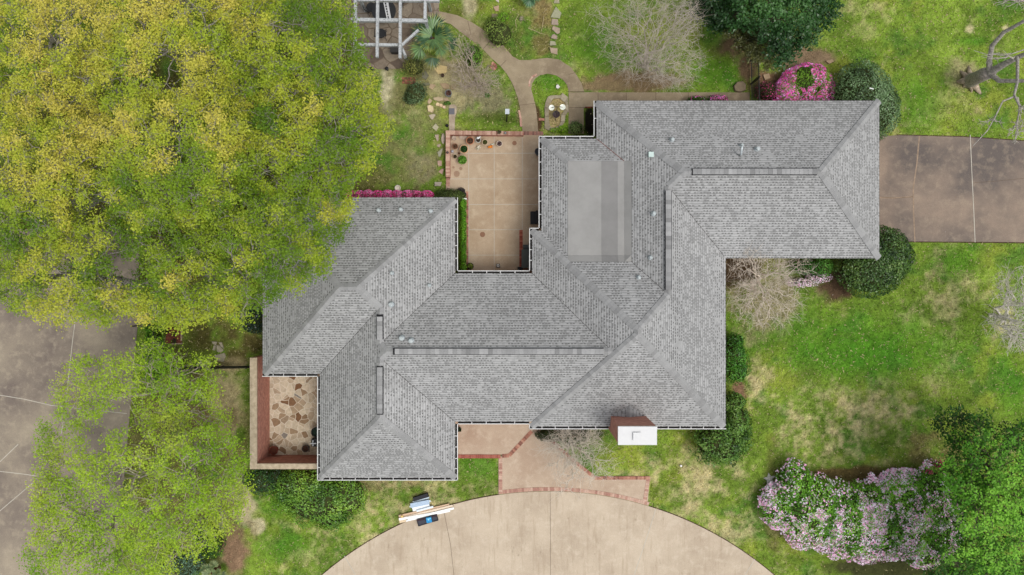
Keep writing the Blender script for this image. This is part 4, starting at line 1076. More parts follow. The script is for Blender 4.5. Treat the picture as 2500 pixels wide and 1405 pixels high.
# ------------------------------------------------------------------ plants
def shrub(name, label, cat, lobes, cols, size=.09, dens=260, seed=0, mat=None, flowers=None, group=None, bumpy=.12, core=True, tips=None, under=.62, aspect=.55):
    """lobes: (px,py,rx,ry,height) ellipsoids; flowers: (colours, size, density, fn(px,py,z,rng)->bool mask)"""
    r = np.random.default_rng(seed)
    l0 = lobes[0]; root = empty(name, W(l0[0], l0[1])); tag(root, label, cat, group)
    EL = []
    for (px, py, rx, ry, h) in lobes:
        c = W(px, py, h * under); k = S * (H - h * under) / H; EL.append((np.array([c.x, c.y, h * .46]), np.array([rx * k, ry * k, h * .54])))
    PP, NN = [], []
    for c, R in EL:
        area = 2 * math.pi * (R[0] * R[1] + R[0] * R[2] + R[1] * R[2]) / 3 * 1.5
        n_ = int(area * dens); d_ = r.normal(size=(n_, 3)); d_ /= np.linalg.norm(d_, axis=1, keepdims=True)
        d_[:, 2] = np.where(d_[:, 2] < -.35, -d_[:, 2], d_[:, 2])
        lump = 1 + bumpy * (vnoise(d_[:, 0] * R[0] + c[0] + 50, d_[:, 1] * R[1] + c[1] + d_[:, 2] + 50, .35, seed + 5) - .5) * 2
        rad = lump * np.where(r.random(n_) < .72, r.uniform(.94, 1.04, n_), r.uniform(.74, .96, n_))
        P = c + d_ * R * rad[:, None]; keep = P[:, 2] > .02
        for c2, R2 in EL:
            if c2 is c: continue
            keep &= (((P - c2) / R2) ** 2).sum(1) > .72
        nn = d_ / R + r.normal(size=(n_, 3)) * .55 / R.mean(); PP.append(P[keep]); NN.append(nn[keep])
    P, Nn = np.concatenate(PP), np.concatenate(NN); n_ = len(P)
    cols = linn(cols); t = vnoise(P[:, 0] + 90, P[:, 1] + 90, .5, seed + 9) * .55 + r.random(n_) * .45
    idx = np.clip((t * len(cols)).astype(int), 0, len(cols) - 1); C = cols[idx] * r.uniform(.85, 1.25, (n_, 1)) * 1.55
    leaves('foliage', P, Nn, size * r.uniform(.7, 1.3, n_), C, mat or M_leaf, root, aspect, r)
    if core:
        m = MB()
        for c, R in EL:
            prof = [(math.cos(a) * .80, math.sin(a) * .80) for a in np.linspace(-.55, 1.5, 8)]
            m.lathe([(p[0] * 1, p[1] * R[2]) for p in prof], (c[0], c[1], c[2]), 18, None, R[0], R[1])
        m.build('inner_branches', M_soilcore, root)
    else:
        segs = []
        tp = P[r.choice(n_, min(n_, 60), replace=False)]; grow(np.array([EL[0][0][0], EL[0][0][1], 0.]), tp, .006, segs, r); tubes('stems', segs, lin((110, 96, 76)), M_twig, root)
    if flowers:
        fc, fs, fd, fn = flowers; QQ, QN = [], []
        for c, R in EL:
            area = 2 * math.pi * (R[0] * R[1] + R[0] * R[2] + R[1] * R[2]) / 3 * 1.4
            m_ = int(area * fd); d_ = r.normal(size=(m_, 3)); d_ /= np.linalg.norm(d_, axis=1, keepdims=True); d_[:, 2] = np.abs(d_[:, 2]) - .15
            lump = 1 + bumpy * (vnoise(d_[:, 0] * R[0] + c[0] + 50, d_[:, 1] * R[1] + c[1] + d_[:, 2] + 50, .35, seed + 5) - .5) * 2
            P = c + d_ * R * (lump * r.uniform(1.0, 1.08, m_))[:, None]; keep = P[:, 2] > .05
            for c2, R2 in EL:
                if c2 is c: continue
                keep &= (((P - c2) / R2) ** 2).sum(1) > .9
            keep &= r.random(m_) < .3 + .8 * np.clip(d_[:, 2], 0, 1)
            P, d2 = P[keep], d_[keep]
            k_ = S * (H - P[:, 2]) / H; px_, py_ = P[:, 0] / k_ + 1250, 702.5 - P[:, 1] / k_
            kk = fn(px_, py_, P, r); QQ.append(P[kk]); QN.append(d2[kk] + np.array([0, 0, .5]) + r.normal(size=(kk.sum(), 3)) * .4)
        P, Nn = np.concatenate(QQ), np.concatenate(QN); n_ = len(P); fcl = linn(fc)
        C = fcl[np.clip((vnoise(P[:, 0] + 9, P[:, 1] + 5, .3, seed + 2) * .4 + r.random(n_) * .6) * len(fc), 0, len(fc) - 1).astype(int)] * r.uniform(.85, 1.15, (n_, 1)) * 1.3
        leaves('blossoms', P, Nn, fs * r.uniform(.6, 1.3, n_), np.minimum(C, .92), M_petal, root, .85, r)
    return root

DK = [(34, 50, 26), (48, 70, 32), (60, 84, 42), (80, 104, 56)]
GR = [(52, 84, 24), (74, 112, 32), (98, 138, 44), (120, 158, 56)]
OL = [(70, 76, 36), (100, 104, 50), (128, 128, 66), (84, 100, 44)]
shrub('clipped_bush', 'large clipped round dark bush at the upper right corner of the house', 'bush', [(2106, 228, 70, 84, 2.2), (2140, 262, 62, 76, 2.1)], [(38, 56, 32), (56, 78, 44), (80, 104, 64), (98, 122, 84)], .085, 420, 1, M_gloss, bumpy=.09)
shrub('clipped_bush', 'large clipped round dark bush at the lower right corner of the garage wing', 'bush', [(2128, 655, 80, 74, 2.2), (2162, 625, 70, 72, 2.1)], [(28, 48, 20), (44, 68, 26), (62, 88, 36), (82, 104, 48)], .1, 380, 2, M_gloss, bumpy=.07)
shrub('leafy_bush', 'bright green leafy bush against the right wall', 'bush', [(1790, 868, 38, 40, 1.5), (1798, 905, 30, 32, 1.3), (1792, 836, 26, 22, 1.2)], [(40, 78, 20), (56, 100, 28), (78, 126, 40)], .1, 300, 3, M_gloss, bumpy=.2)
shrub('leafy_bush', 'dark glossy bush wrapping the lower right house corner', 'bush', [(1760, 1082, 68, 54, 1.8), (1800, 1035, 36, 50, 1.7), (1790, 985, 30, 26, 1.4)], [(38, 62, 22), (56, 86, 30), (80, 112, 42), (100, 124, 60)], .11, 330, 4, M_gloss, bumpy=.34)
shrub('spreading_bush', 'broad dark green mound below the courtyard corner', 'bush', [(778, 1226, 94, 60, 1.3), (735, 1188, 80, 44, 1.3), (842, 1212, 56, 56, 1.2), (806, 1256, 54, 38, 1.0), (712, 1216, 34, 30, 1.0)], [(48, 80, 24), (68, 102, 30), (92, 126, 38), (116, 144, 50)], .095, 340, 5, M_gloss, bumpy=.3)
shrub('ivy_mound', 'dark ivy mound tucked under the courtyard wall corner', 'bush', [(640, 1178, 46, 32, .8), (615, 1170, 26, 22, .6), (680, 1170, 30, 28, .9)], [(20, 40, 20), (30, 58, 26), (50, 84, 36)], .08, 330, 6, M_gloss, bumpy=.15)
shrub('clipped_hedge', 'narrow bright green clipped hedge between house wall and patio', 'hedge', [(1131, 500 + i * 26, 9, 18, .7) for i in range(7)], [(64, 112, 22), (88, 140, 30), (110, 160, 40)], .05, 900, 7, bumpy=.08)
shrub('leafy_bush', 'dark green shrub left of the black bag on the patio corner', 'bush', [(1095, 476, 38, 16, .9), (1122, 482, 16, 16, .7)], [(36, 52, 22), (56, 72, 30), (80, 96, 44)], .06, 520, 8, bumpy=.15)
shrub('olive_shrub', 'round olive green shrub beside the palm', 'bush', [(1011, 162, 27, 24, .9)], OL, .07, 420, 9, bumpy=.35)
shrub('dark_shrub', 'low dark green shrub below the loose paving bricks', 'bush', [(1015, 226, 28, 30, .8), (1002, 240, 20, 16, .5)], [(50, 66, 46), (72, 92, 60), (104, 124, 86)], .07, 400, 10, bumpy=.4)
shrub('leafy_bush', 'fresh green shrub between palm and curved path', 'bush', [(1157, 136, 22, 32, .7)], GR, .06, 420, 11, bumpy=.2)
shrub('loose_shrub', 'loose dark green shrub above the curved path', 'bush', [(1220, 82, 36, 34, .9), (1206, 62, 22, 20, .6)], [(66, 82, 34), (92, 110, 48), (124, 142, 66)], .08, 240, 12, bumpy=.45)
shrub('loose_shrub', 'small lime green weed clump above the loose dark shrub', 'bush', [(1228, 42, 14, 12, .3)], [(100, 150, 24), (124, 176, 36)], .06, 500, 13, core=False)
shrub('leafy_bush', 'small leafy shrub at the end of the short walkway', 'bush', [(1407, 312, 19, 17, .7)], [(58, 76, 40), (84, 104, 56), (112, 130, 76)], .08, 420, 14, bumpy=.25)
shrub('leafy_bush', 'dark shrub under the eave behind the bare entry shrub', 'bush', [(1345, 1062, 40, 18, .7), (1400, 1066, 44, 16, .7)], [(26, 40, 20), (40, 56, 26), (58, 78, 34)], .08, 330, 15)
shrub('leafy_bush', 'dark evergreen bush at the far left corner of the house', 'bush', [(622, 780, 34, 36, 1.7), (630, 750, 30, 26, 1.5)], [(18, 32, 26), (28, 48, 34), (48, 72, 52)], .1, 260, 16, M_gloss)
shrub('leafy_bush', 'bright green shrub behind the bare shrub under the garage wing eave', 'bush', [(2000, 652, 34, 26, 1.1), (1965, 650, 30, 20, 1.0)], [(36, 74, 24), (56, 104, 34), (84, 130, 50)], .08, 360, 17)
shrub('grey_green_shrub', 'grey green shrub at the bottom edge under the lower left tree', 'bush', [(430, 1388, 56, 36, 1.0), (470, 1375, 30, 30, .8)], [(56, 80, 60), (80, 106, 84), (104, 132, 108)], .08, 300, 18)
shrub('dark_shrub', 'deep green shrub behind the small palm at the bottom edge', 'bush', [(512, 1330, 34, 34, 1.2), (500, 1300, 30, 22, 1.1)], [(24, 48, 16), (38, 70, 22), (60, 96, 34)], .08, 300, 19)
shrub('clipped_hedge', 'bright green hedge row inside the black iron side fence', 'hedge', [(372, 800 + i * 28, 22, 20, .8) for i in range(5)], [(62, 104, 16), (86, 134, 26), (112, 160, 40)], .07, 420, 20, bumpy=.2)
pot_green = [(44, 88, 22), (66, 120, 30), (96, 150, 44)]
shrub('grass_tuft', 'dark green tuft on the bare ground right of the bare shrub', 'tuft', [(1190, 232, 6, 6, .2)], pot_green, .06, 900, 21, core=False)
shrub('grass_tuft', 'small dark grass tuft above the concrete strip', 'tuft', [(1092, 252, 9, 5, .25)], [(50, 84, 24), (72, 110, 36)], .07, 800, 22, core=False)
shrub('loose_shrub', 'yellow green ground cover at the lower end of the pond', 'plant', [(1356, 318, 16, 6, .25), (1375, 316, 14, 10, .3)], [(84, 124, 22), (120, 156, 34)], .06, 700, 23, core=False)

# azaleas
PK = [(238, 104, 182), (246, 132, 200), (230, 84, 158), (250, 172, 218)]
def f_az(px, py, P, r):
    d = np.sqrt(((px - 1966) / 27) ** 2 + ((py - 190) / 34) ** 2); return (d > .85 + (vnoise(P[:, 0], P[:, 1], .25, 5) - .5) * .5) & (r.random(len(px)) < np.where(py > 222, .6, 1.0))
shrub('pink_azalea', 'bright pink flowering azalea mound with a green centre', 'azalea', [(1975, 200, 60, 46, 1.3), (1935, 222, 46, 34, 1.1), (2004, 215, 36, 50, 1.2)], [(64, 98, 26), (88, 122, 34), (110, 148, 44)], .07, 420, 30, flowers=(PK, .1, 1300, f_az), bumpy=.1)
shrub('pink_azalea', 'pink flowering azalea row under the left wing eave', 'azalea', [(850 + i * 24, 476, 16, 11, .9) for i in range(9)], [(50, 60, 30), (66, 84, 34)], .06, 260, 31, flowers=([(176, 36, 96), (206, 56, 124), (226, 110, 166), (230, 150, 190)], .085, 900, lambda px, py, P, r: r.random(len(px)) < .9), bumpy=.15)
shrub('pink_azalea', 'low pink azalea peeping out behind the rear eave', 'azalea', [(1702, 244, 24, 10, .9), (1750, 243, 26, 11, .9)], [(40, 70, 22), (60, 90, 30)], .06, 400, 32, flowers=(PK, .07, 420, lambda px, py, P, r: (px > 1735) | (r.random(len(px)) < .15)))
shrub('pink_azalea', 'dark red azalea with few blooms beside the iron fence', 'azalea', [(1875, 222, 28, 24, .9)], [(36, 24, 22), (54, 36, 30), (46, 56, 28)], .06, 420, 33, flowers=([(150, 40, 90), (190, 80, 130)], .06, 220, lambda px, py, P, r: r.random(len(px)) < .5))
shrub('pale_azalea', 'pale pink azalea strip beside the bare shrub', 'azalea', [(1960, 690, 40, 11, .7), (2000, 678, 32, 12, .8)], [(60, 84, 40), (80, 104, 52)], .05, 260, 34, flowers=([(214, 176, 200), (226, 200, 214), (196, 150, 176)], .06, 600, lambda px, py, P, r: r.random(len(px)) < .7))
def f_bed(px, py, P, r):
    n_ = fbm(P[:, 0] + 40, P[:, 1] + 40, 1.0, 61, 5) * .7 + .3 * fbm(P[:, 0] + 40, P[:, 1] + 40, .25, 66, 2); side = np.clip((py - 1150) / 210, 0, 1); edge = np.clip((px - 1900) / 300, 0, 1)
    green = (np.hypot((px - 1950) / 60, (py - 1220) / 42) < 1) | (np.hypot((px - 2030) / 40, (py - 1195) / 60) < 1) | (np.hypot((px - 2080) / 22, (py - 1290) / 70) < 1) | (np.hypot((px - 1945) / 52, (py - 1160) / 40) < 1)
    pr = np.clip((n_ - .5) * 9 + .55 + side * .55, .02, 1) * np.where(green, .16, 1) * np.where(px > 2230, .75, 1); return r.random(len(px)) < pr
bed = [(1942, 1185, 46, 56, 1.3), (1905, 1235, 48, 56, 1.1), (1985, 1250, 80, 90, 1.4), (2060, 1272, 84, 94, 1.4), (2140, 1272, 90, 102, 1.5), (2215, 1262, 80, 106, 1.5), (2275, 1225, 66, 88, 1.4), (2260, 1340, 60, 50, 1.2), (2210, 1180, 60, 34, 1.2), (2300, 1290, 60, 70, 1.3)]
shrub('azalea_bed', 'long curved bed of pale pink azaleas with green patches', 'azalea bed', bed, [(48, 82, 24), (68, 112, 30), (94, 142, 40), (118, 164, 54)], .085, 330, 35,
      flowers=([(238, 186, 212), (246, 206, 226), (224, 160, 194), (240, 196, 218), (250, 224, 236)], .1, 900, f_bed), bumpy=.1)
shrub('azalea_bed', 'deep pink blooms at the upper right end of the azalea bed', 'azalea', [(2298, 1138, 16, 9, 1.3), (2262, 1150, 10, 7, 1.3)], [(50, 60, 26), (66, 88, 34)], .06, 360, 36, flowers=([(206, 60, 110), (220, 90, 130)], .06, 500, lambda px, py, P, r: r.random(len(px)) < .6))

# ---- generic trees
def tree(name, label, cat, base, clumps, cols, leaf_n, leaf_s, seed, trunk_h=3.0, trunk_r=.02, bark=(104, 96, 84), cr=.42, flat=.55, mat=None, tone=None, group=None, updown=1.2, vis_twigs=True, power=.45, aspect=.6):
    r = np.random.default_rng(seed); b = W(*base); root = empty(name, b); tag(root, label, cat, group)
    K = len(clumps); segs = []
    cen = clumps.mean(0); st = np.array([b.x, b.y, -.1]); top = np.array([b.x + (cen[0] - b.x) * .3, b.y + (cen[1] - b.y) * .3, trunk_h])
    R = trunk_r * K ** power
    mid = (st + top) / 2 + r.normal(size=3) * .08
    segs += [(st, st + (mid - st) * .15, R * 1.5, R * 1.15), (st + (mid - st) * .15, mid, R * 1.15, R * 1.02), (mid, top, R * 1.02, R)]
    tr = tubes('trunk', segs, lin(bark), M_bark, root, n=10)
    br = []; grow(top, clumps, trunk_r, br, r, power=power)
    # twigs spraying through every clump
    nt = 7 if vis_twigs else 3
    for c in clumps:
        for _ in range(nt):
            d_ = r.normal(size=3); d_[2] *= .5; d_ /= np.linalg.norm(d_); L = cr * r.uniform(.5, 1.1); m1 = c + d_ * L * .5 + r.normal(size=3) * .05
            br.append((c, m1, trunk_r * .45, trunk_r * .3)); br.append((m1, c + d_ * L, trunk_r * .3, trunk_r * .16))
    tubes('branches', br, lin(bark), M_bark, root)
    idx = np.repeat(np.arange(K), leaf_n); n_ = len(idx)
    off = r.normal(size=(n_, 3)) * np.array([cr, cr, cr * flat]) * .62
    # leaves string out along a few sprays in each clump
    ax = r.normal(size=(K, 4, 3)); ax[..., 2] *= .4; ax /= np.linalg.norm(ax, axis=2, keepdims=True); pick = r.integers(0, 4, n_)
    off = off * .55 + ax[idx, pick] * (r.random(n_) ** .7 * cr * 1.15)[:, None]
    P = clumps[idx] + off
    Nn = r.normal(size=(n_, 3)); Nn[:, 2] = np.abs(Nn[:, 2]) + updown
    cols = linn(cols); t = tone[idx] if tone is not None else vnoise(P[:, 0] + 90, P[:, 1] + 90, 1.5, seed + 9)
    t = np.clip(t + r.normal(size=n_) * .03, 0, .999) * (len(cols) - 1); i0 = t.astype(int); f_ = (t - i0)[:, None]
    C = (cols[i0] * (1 - f_) + cols[np.minimum(i0 + 1, len(cols) - 1)] * f_) * r.uniform(.9, 1.1, (n_, 1)) * 1.25
    leaves('crown', P, Nn, leaf_s * r.uniform(.6, 1.4, n_), C, mat or M_leaf, root, aspect, r)
    return root

# the large mass of trees on the left: crowns in photo pixels at their own heights
left_out = [(-120, -80), (835, -80), (835, 0), (868, 60), (880, 140), (905, 190), (918, 250), (945, 300), (925, 350), (905, 400), (868, 430), (850, 470), (842, 560), (800, 590), (795, 650), (740, 690), (690, 712),
            (640, 745), (590, 780), (520, 765), (440, 790), (350, 800), (330, 745), (290, 770), (240, 790), (190, 770), (130, 790), (90, 770), (0, 730), (-120, 730)]
gaps = [(395, 165, 42), (420, 195, 30), (430, 300, 30), (425, 360, 30), (130, 95, 34), (60, 80, 28), (20, 60, 26), (110, 285, 26), (240, 500, 36), (170, 510, 24), (475, 690, 30), (310, 660, 44), (385, 580, 28), (440, 640, 22), (150, 665, 28), (610, 300, 16), (260, 560, 22), (160, 640, 20), (700, 60, 18), (360, 60, 20), (820, 300, 14), (640, 400, 14), (560, 500, 20), (60, 560, 22), (600, 650, 14), (90, 400, 18), (250, 250, 16), (520, 130, 16), (760, 240, 12)]
TC = [('yellow green tree in the top left corner of the picture', (110, 130), (352, 262)), ('yellow green tree at top left beside the corner tree', (400, 110), (590, 240)), ('yellow green tree reaching over to the pergola', (700, 130), (815, 262)),
      ('yellow green tree at the left edge, middle height', (110, 450), (330, 500)), ('tallest yellow green tree in the middle of the left grove', (420, 400), (560, 480)), ('yellow green tree spreading over the small rear lawn', (740, 370), (860, 400)),
      ('yellow green tree leaning over the left wing roof', (640, 620), (590, 640)), ('yellow green tree overhanging the side drive', (200, 660), (372, 690)), ('yellow green tree in front of the black iron side fence', (430, 660), (560, 700))]
TZ = [9.0, 10.0, 8.6, 9.4, 11.0, 9.2, 9.6, 8.6, 9.0]
r = np.random.default_rng(42)
def sample_clumps(n_, x0, y0, x1, y1, poly, mind, gaplist, centres, zt, drop, rng, edge_keep=1.0):
    pts = []
    cellsz = mind; grid = {}
    tries = 0
    while len(pts) < n_ and tries < n_ * 30:
        tries += 1
        x, y = rng.uniform(x0, x1), rng.uniform(y0, y1)
        k = (int(x // cellsz), int(y // cellsz))
        ok = True
        for i in (-1, 0, 1):
            for j in (-1, 0, 1):
                for q in grid.get((k[0] + i, k[1] + j), ()):
                    if (q[0] - x) ** 2 + (q[1] - y) ** 2 < mind ** 2: ok = False
        if not ok: continue
        if not inpoly(np.array([x]), np.array([y]), poly)[0]: continue
        if any((x - a) ** 2 + (y - b) ** 2 < (g_ * 1.05) ** 2 for a, b, g_ in gaplist): continue
        pts.append((x, y)); grid.setdefault(k, []).append((x, y))
    return np.array(pts)
up = sample_clumps(4200, -110, -70, 960, 810, left_out, 11.5, gaps, None, None, None, r)
low = sample_clumps(700, -110, -70, 940, 790, left_out, 24, [(a, b, g_ * .55) for a, b, g_ in gaps], None, None, None, r)
cent = np.array([t[1] for t in TC], float); zt = np.array(TZ)
def puff_d(P, Q):
    dd = np.hypot(P[:, None, 0] - Q[None, :, 0], P[:, None, 1] - Q[None, :, 1]); return dd.min(1), dd.argmin(1)
PUFF = sample_clumps(420, -110, -70, 960, 810, left_out, 36, gaps, None, None, None, r)
_pd = puff_d(up, PUFF)[0]; up = up[(_pd < 19) | (r.random(len(up)) < .24)]
PTONE = r.normal(size=len(PUFF)) * .17 + .04
def assign(P, low_):
    d = np.hypot(P[:, None, 0] - cent[None, :, 0], P[:, None, 1] - cent[None, :, 1]) + r.normal(size=(len(P), len(cent))) * 14
    k = d.argmin(1); dd_ = d[np.arange(len(P)), k]
    z = zt[k] - 2.0 * (dd_ / 190) ** 2 + 1.9 * (1 - (puff_d(P, PUFF)[0] / 26) ** 2) + r.normal(size=len(P)) * .22
    if low_: z = z - r.uniform(1.6, 3.4, len(P))
    z = np.clip(z, 6.3, 12)
    return k, z
ku, zu = assign(up, False); kl, zl = assign(low, True)
PX = np.concatenate([up, low]); K_ = np.concatenate([ku, kl]); Z_ = np.concatenate([zu, zl]); LOW = np.concatenate([np.zeros(len(up)), np.ones(len(low))])
CL = Wn(PX[:, 0], PX[:, 1], Z_)
lowf = fbm(PX[:, 0], PX[:, 1], 150, 71, 3)
yel_bias = np.clip(.50 + .5 * (1 - PX[:, 1] / 500) * .5 - .22 * (PX[:, 0] > 600), .15, .75)
greenzone = np.zeros(len(PX))
for (a, b, rx, ry) in ((230, 690, 90, 60), (60, 560, 90, 60), (480, 590, 120, 60), (860, 330, 80, 60), (700, 30, 80, 60), (520, 720, 120, 40), (430, 340, 60, 60), (640, 700, 100, 60), (30, 50, 40, 50), (420, 80, 50, 30)):
    greenzone = np.maximum(greenzone, np.clip(1.3 - np.hypot((PX[:, 0] - a) / rx, (PX[:, 1] - b) / ry), 0, 1))
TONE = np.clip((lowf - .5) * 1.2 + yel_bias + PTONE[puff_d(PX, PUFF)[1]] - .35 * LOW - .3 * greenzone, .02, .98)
YG = [(84, 116, 22), (114, 140, 32), (146, 162, 44), (172, 174, 60), (190, 180, 80)]
for k in range(len(TC)):
    s_ = K_ == k
    tree('leafy_tree', TC[k][0], 'tree', TC[k][2], CL[s_], YG, 92, .078, 100 + k, trunk_h=3.2, trunk_r=.011, bark=(150, 144, 136), cr=.31, flat=.5, tone=TONE[s_], group='yellow green trees left of the house', power=.47)

low_out = [(345, 850), (380, 835), (420, 870), (500, 872), (530, 905), (520, 960), (560, 1050), (600, 1165), (590, 1240), (548, 1300), (500, 1340), (400, 1420), (90, 1460), (62, 1340), (85, 1230), (95, 1120), (92, 1060), (135, 940), (190, 880), (280, 880)]
gl = [(300, 1012, 44), (120, 1000, 30), (255, 1040, 34), (330, 1180, 26), (230, 1230, 22), (380, 1330, 22), (310, 1380, 20), (520, 1180, 18), (430, 1060, 20), (300, 1012, 30), (330, 985, 20), (230, 1060, 26), (290, 1170, 24), (270, 1290, 22), (440, 900, 26), (400, 1120, 16), (160, 1150, 22), (470, 1000, 18), (350, 1085, 14), (440, 1230, 16), (180, 1000, 20), (470, 880, 14), (240, 950, 14)]
r = np.random.default_rng(43)
u2 = sample_clumps(1500, 40, 820, 620, 1460, low_out, 11.5, gl, None, None, None, r)
PF2 = sample_clumps(140, 40, 820, 620, 1460, low_out, 40, gl, None, None, None, r)
u2 = u2[(puff_d(u2, PF2)[0] < 20) | (r.random(len(u2)) < .24)]
c2 = np.array([(340, 930), (360, 1190), (180, 1330)]); z2 = np.array([6.2, 8.0, 7.0])
d = np.hypot(u2[:, None, 0] - c2[None, :, 0], u2[:, None, 1] - c2[None, :, 1]); k2 = d.argmin(1); zz2 = np.clip(z2[k2] - 2.0 * (d.min(1) / 200) ** 2 + 1.3 * (1 - (puff_d(u2, PF2)[0] / 26) ** 2) + r.normal(size=len(u2)) * .3, 3.2, 9.5)
CL2 = Wn(u2[:, 0], u2[:, 1], zz2)
LG = [(104, 142, 24), (130, 164, 34), (152, 176, 48), (176, 184, 76)]
T2 = [('fresh green tree above the iron fence end at the side drive', (455, 900)), ('fresh green spreading tree left of the walled courtyard', (500, 1090)), ('fresh green tree at the bottom left over the side drive', (400, 1230))]
for k in range(3):
    s_ = k2 == k
    tree('leafy_tree', T2[k][0], 'tree', T2[k][1], CL2[s_], LG, 66, .08, 120 + k, trunk_h=2.0, trunk_r=.011, bark=(168, 158, 142), cr=.36, flat=.5, tone=np.clip(fbm(u2[s_, 0], u2[s_, 1], 80, 81, 3) * 1.4 - .2, 0, 1), group='fresh green trees at lower left', power=.44)

# evergreen magnolia and olive coloured evergreen at top
r = np.random.default_rng(44)
mg_out = [(1690, -60), (2040, -60), (2035, 40), (2000, 80), (1975, 110), (1930, 130), (1905, 160), (1880, 110), (1845, 60), (1790, 70), (1740, 60), (1700, 30)]
u3 = sample_clumps(420, 1680, -60, 2050, 170, mg_out, 13, [(1750, 30, 12)], None, None, None, r)
z3 = np.clip(4.6 - 2.0 * ((u3[:, 0] - 1900) / 170) ** 2 + r.normal(size=len(u3)) * .3, 1.6, 5.5)
tree('evergreen_tree', 'dark glossy evergreen tree at the top edge right of the bare tree', 'tree', (1880, 30), Wn(u3[:, 0], u3[:, 1], z3), [(26, 52, 22), (40, 74, 30), (60, 98, 44), (92, 126, 70)], 95, .13, 130, trunk_h=1.2, trunk_r=.012, bark=(70, 60, 50), cr=.3, mat=M_gloss, vis_twigs=False, updown=.5)
u3b = sample_clumps(90, 1760, 60, 1910, 175, [(1770, 60), (1850, 60), (1900, 100), (1910, 130), (1895, 165), (1880, 160), (1840, 150), (1800, 110)], 11, [], None, None, None, r)
tree('evergreen_tree', 'olive tinted evergreen tree above the iron picket fence', 'tree', (1828, 115), Wn(u3b[:, 0], u3b[:, 1], 3.2 + r.normal(size=len(u3b)) * .3), [(48, 52, 22), (74, 78, 36), (104, 106, 54), (128, 128, 74)], 110, .09, 131, trunk_h=1.0, trunk_r=.012, bark=(70, 60, 50), cr=.26, mat=M_gloss, vis_twigs=False)
u3c = sample_clumps(70, 1690, -10, 1800, 90, [(1700, 0), (1800, 0), (1830, 70), (1790, 80), (1740, 60)], 12, [], None, None, None, r)
tree('evergreen_tree', 'very dark evergreen shrub tree in the shade behind the bare tree', 'tree', (1760, 45), Wn(u3c[:, 0], u3c[:, 1], 2.2 + r.normal(size=len(u3c)) * .3), [(22, 30, 16), (38, 50, 24), (60, 74, 34)], 100, .09, 132, trunk_h=.8, trunk_r=.012, bark=(60, 52, 44), cr=.26, mat=M_gloss, vis_twigs=False)
# bright tree bottom right
r = np.random.default_rng(45)
br_out = [(2285, 1022), (2350, 1005), (2400, 1030), (2440, 1052), (2470, 1050), (2490, 1040), (2580, 1050), (2580, 1480), (2290, 1480), (2270, 1400), (2330, 1360), (2360, 1290), (2330, 1220), (2310, 1140), (2330, 1100), (2310, 1060)]
u4 = sample_clumps(900, 2260, 990, 2590, 1480, br_out, 11, [(2360, 1085, 14), (2480, 1110, 14), (2440, 1300, 14), (2345, 1160, 14), (2400, 1230, 10)], None, None, None, r)
PF4 = sample_clumps(90, 2260, 990, 2590, 1480, br_out, 38, [], None, None, None, r)
u4 = u4[(puff_d(u4, PF4)[0] < 20) | (r.random(len(u4)) < .15)]
z4 = np.clip(1.6 * (1 - (puff_d(u4, PF4)[0] / 24) ** 2) + 5.8 - 2.2 * (np.hypot(u4[:, 0] - 2470, u4[:, 1] - 1250) / 220) ** 2 + r.normal(size=len(u4)) * .3, 2.2, 7.5)
tree('leafy_tree', 'bright green broadleaf tree in the lower right corner', 'tree', (2330, 1195), Wn(u4[:, 0], u4[:, 1], z4), [(22, 48, 12), (42, 82, 20), (76, 130, 32), (124, 176, 56)], 72, .11, 140, trunk_h=1.8, trunk_r=.013, bark=(92, 84, 74), cr=.36, tone=np.clip((z4 - 3.4) / 4.2 + .05 + r.normal(size=len(z4)) * .15, 0, 1))

# ---- bare shrubs and trees
def bare(name, label, cat, base, lobes, n_tips, seed, rt=.005, col=(176, 164, 150), stems=7, spray=4, spray_l=.4, power=.42, cat_group=None, f=.4):
    """lobes: (px,py,rx,ry,z0,z1,weight)"""
    r = np.random.default_rng(seed); b = W(*base); root = empty(name, b); tag(root, label, cat)
    w = np.array([l[6] for l in lobes], float); w /= w.sum(); ks = r.choice(len(lobes), n_tips, p=w)
    T = []
    for k in ks:
        px, py, rx, ry, z0, z1, _ = lobes[k]; a = r.uniform(0, 2 * math.pi); q = math.sqrt(r.random()); z = z1 - (z1 - z0) * (q ** 1.6) * r.uniform(.3, 1)
        T.append(W(px + rx * q * math.cos(a), py + ry * q * math.sin(a), z))
    T = np.array([tuple(t) for t in T]); bb = np.array([b.x, b.y, 0.])
    ang = np.arctan2(T[:, 1] - bb[1], T[:, 0] - bb[0]) + r.normal(size=n_tips) * .3; order = np.argsort(ang)
    segs = []
    for c in np.array_split(order, stems):
        if len(c): st = bb + np.array([*(r.normal(size=2) * .07), -.05]); grow(st, T[c], rt, segs, r, f=f, power=power)
    for t_ in T:
        d0 = t_ - bb; d0 /= np.linalg.norm(d0)
        for _ in range(spray):
            d_ = d0 * .5 + r.normal(size=3) * .7; d_ /= np.linalg.norm(d_); L = spray_l * r.uniform(.5, 1.3); m1 = t_ + d_ * L * .5 + r.normal(size=3) * .02
            segs.append((t_, m1, rt * .75, rt * .55)); segs.append((m1, m1 + (d_ + r.normal(size=3) * .25) * L * .5, rt * .55, rt * .3))
    big_ = [s for s in segs if s[2] > rt * 2.2]; sm = [s for s in segs if s[2] <= rt * 2.2]
    tubes('stems', big_, lin(col), M_bark, root, 6); tubes('twigs', sm, lin(col), M_twig, root, 3)
    return root
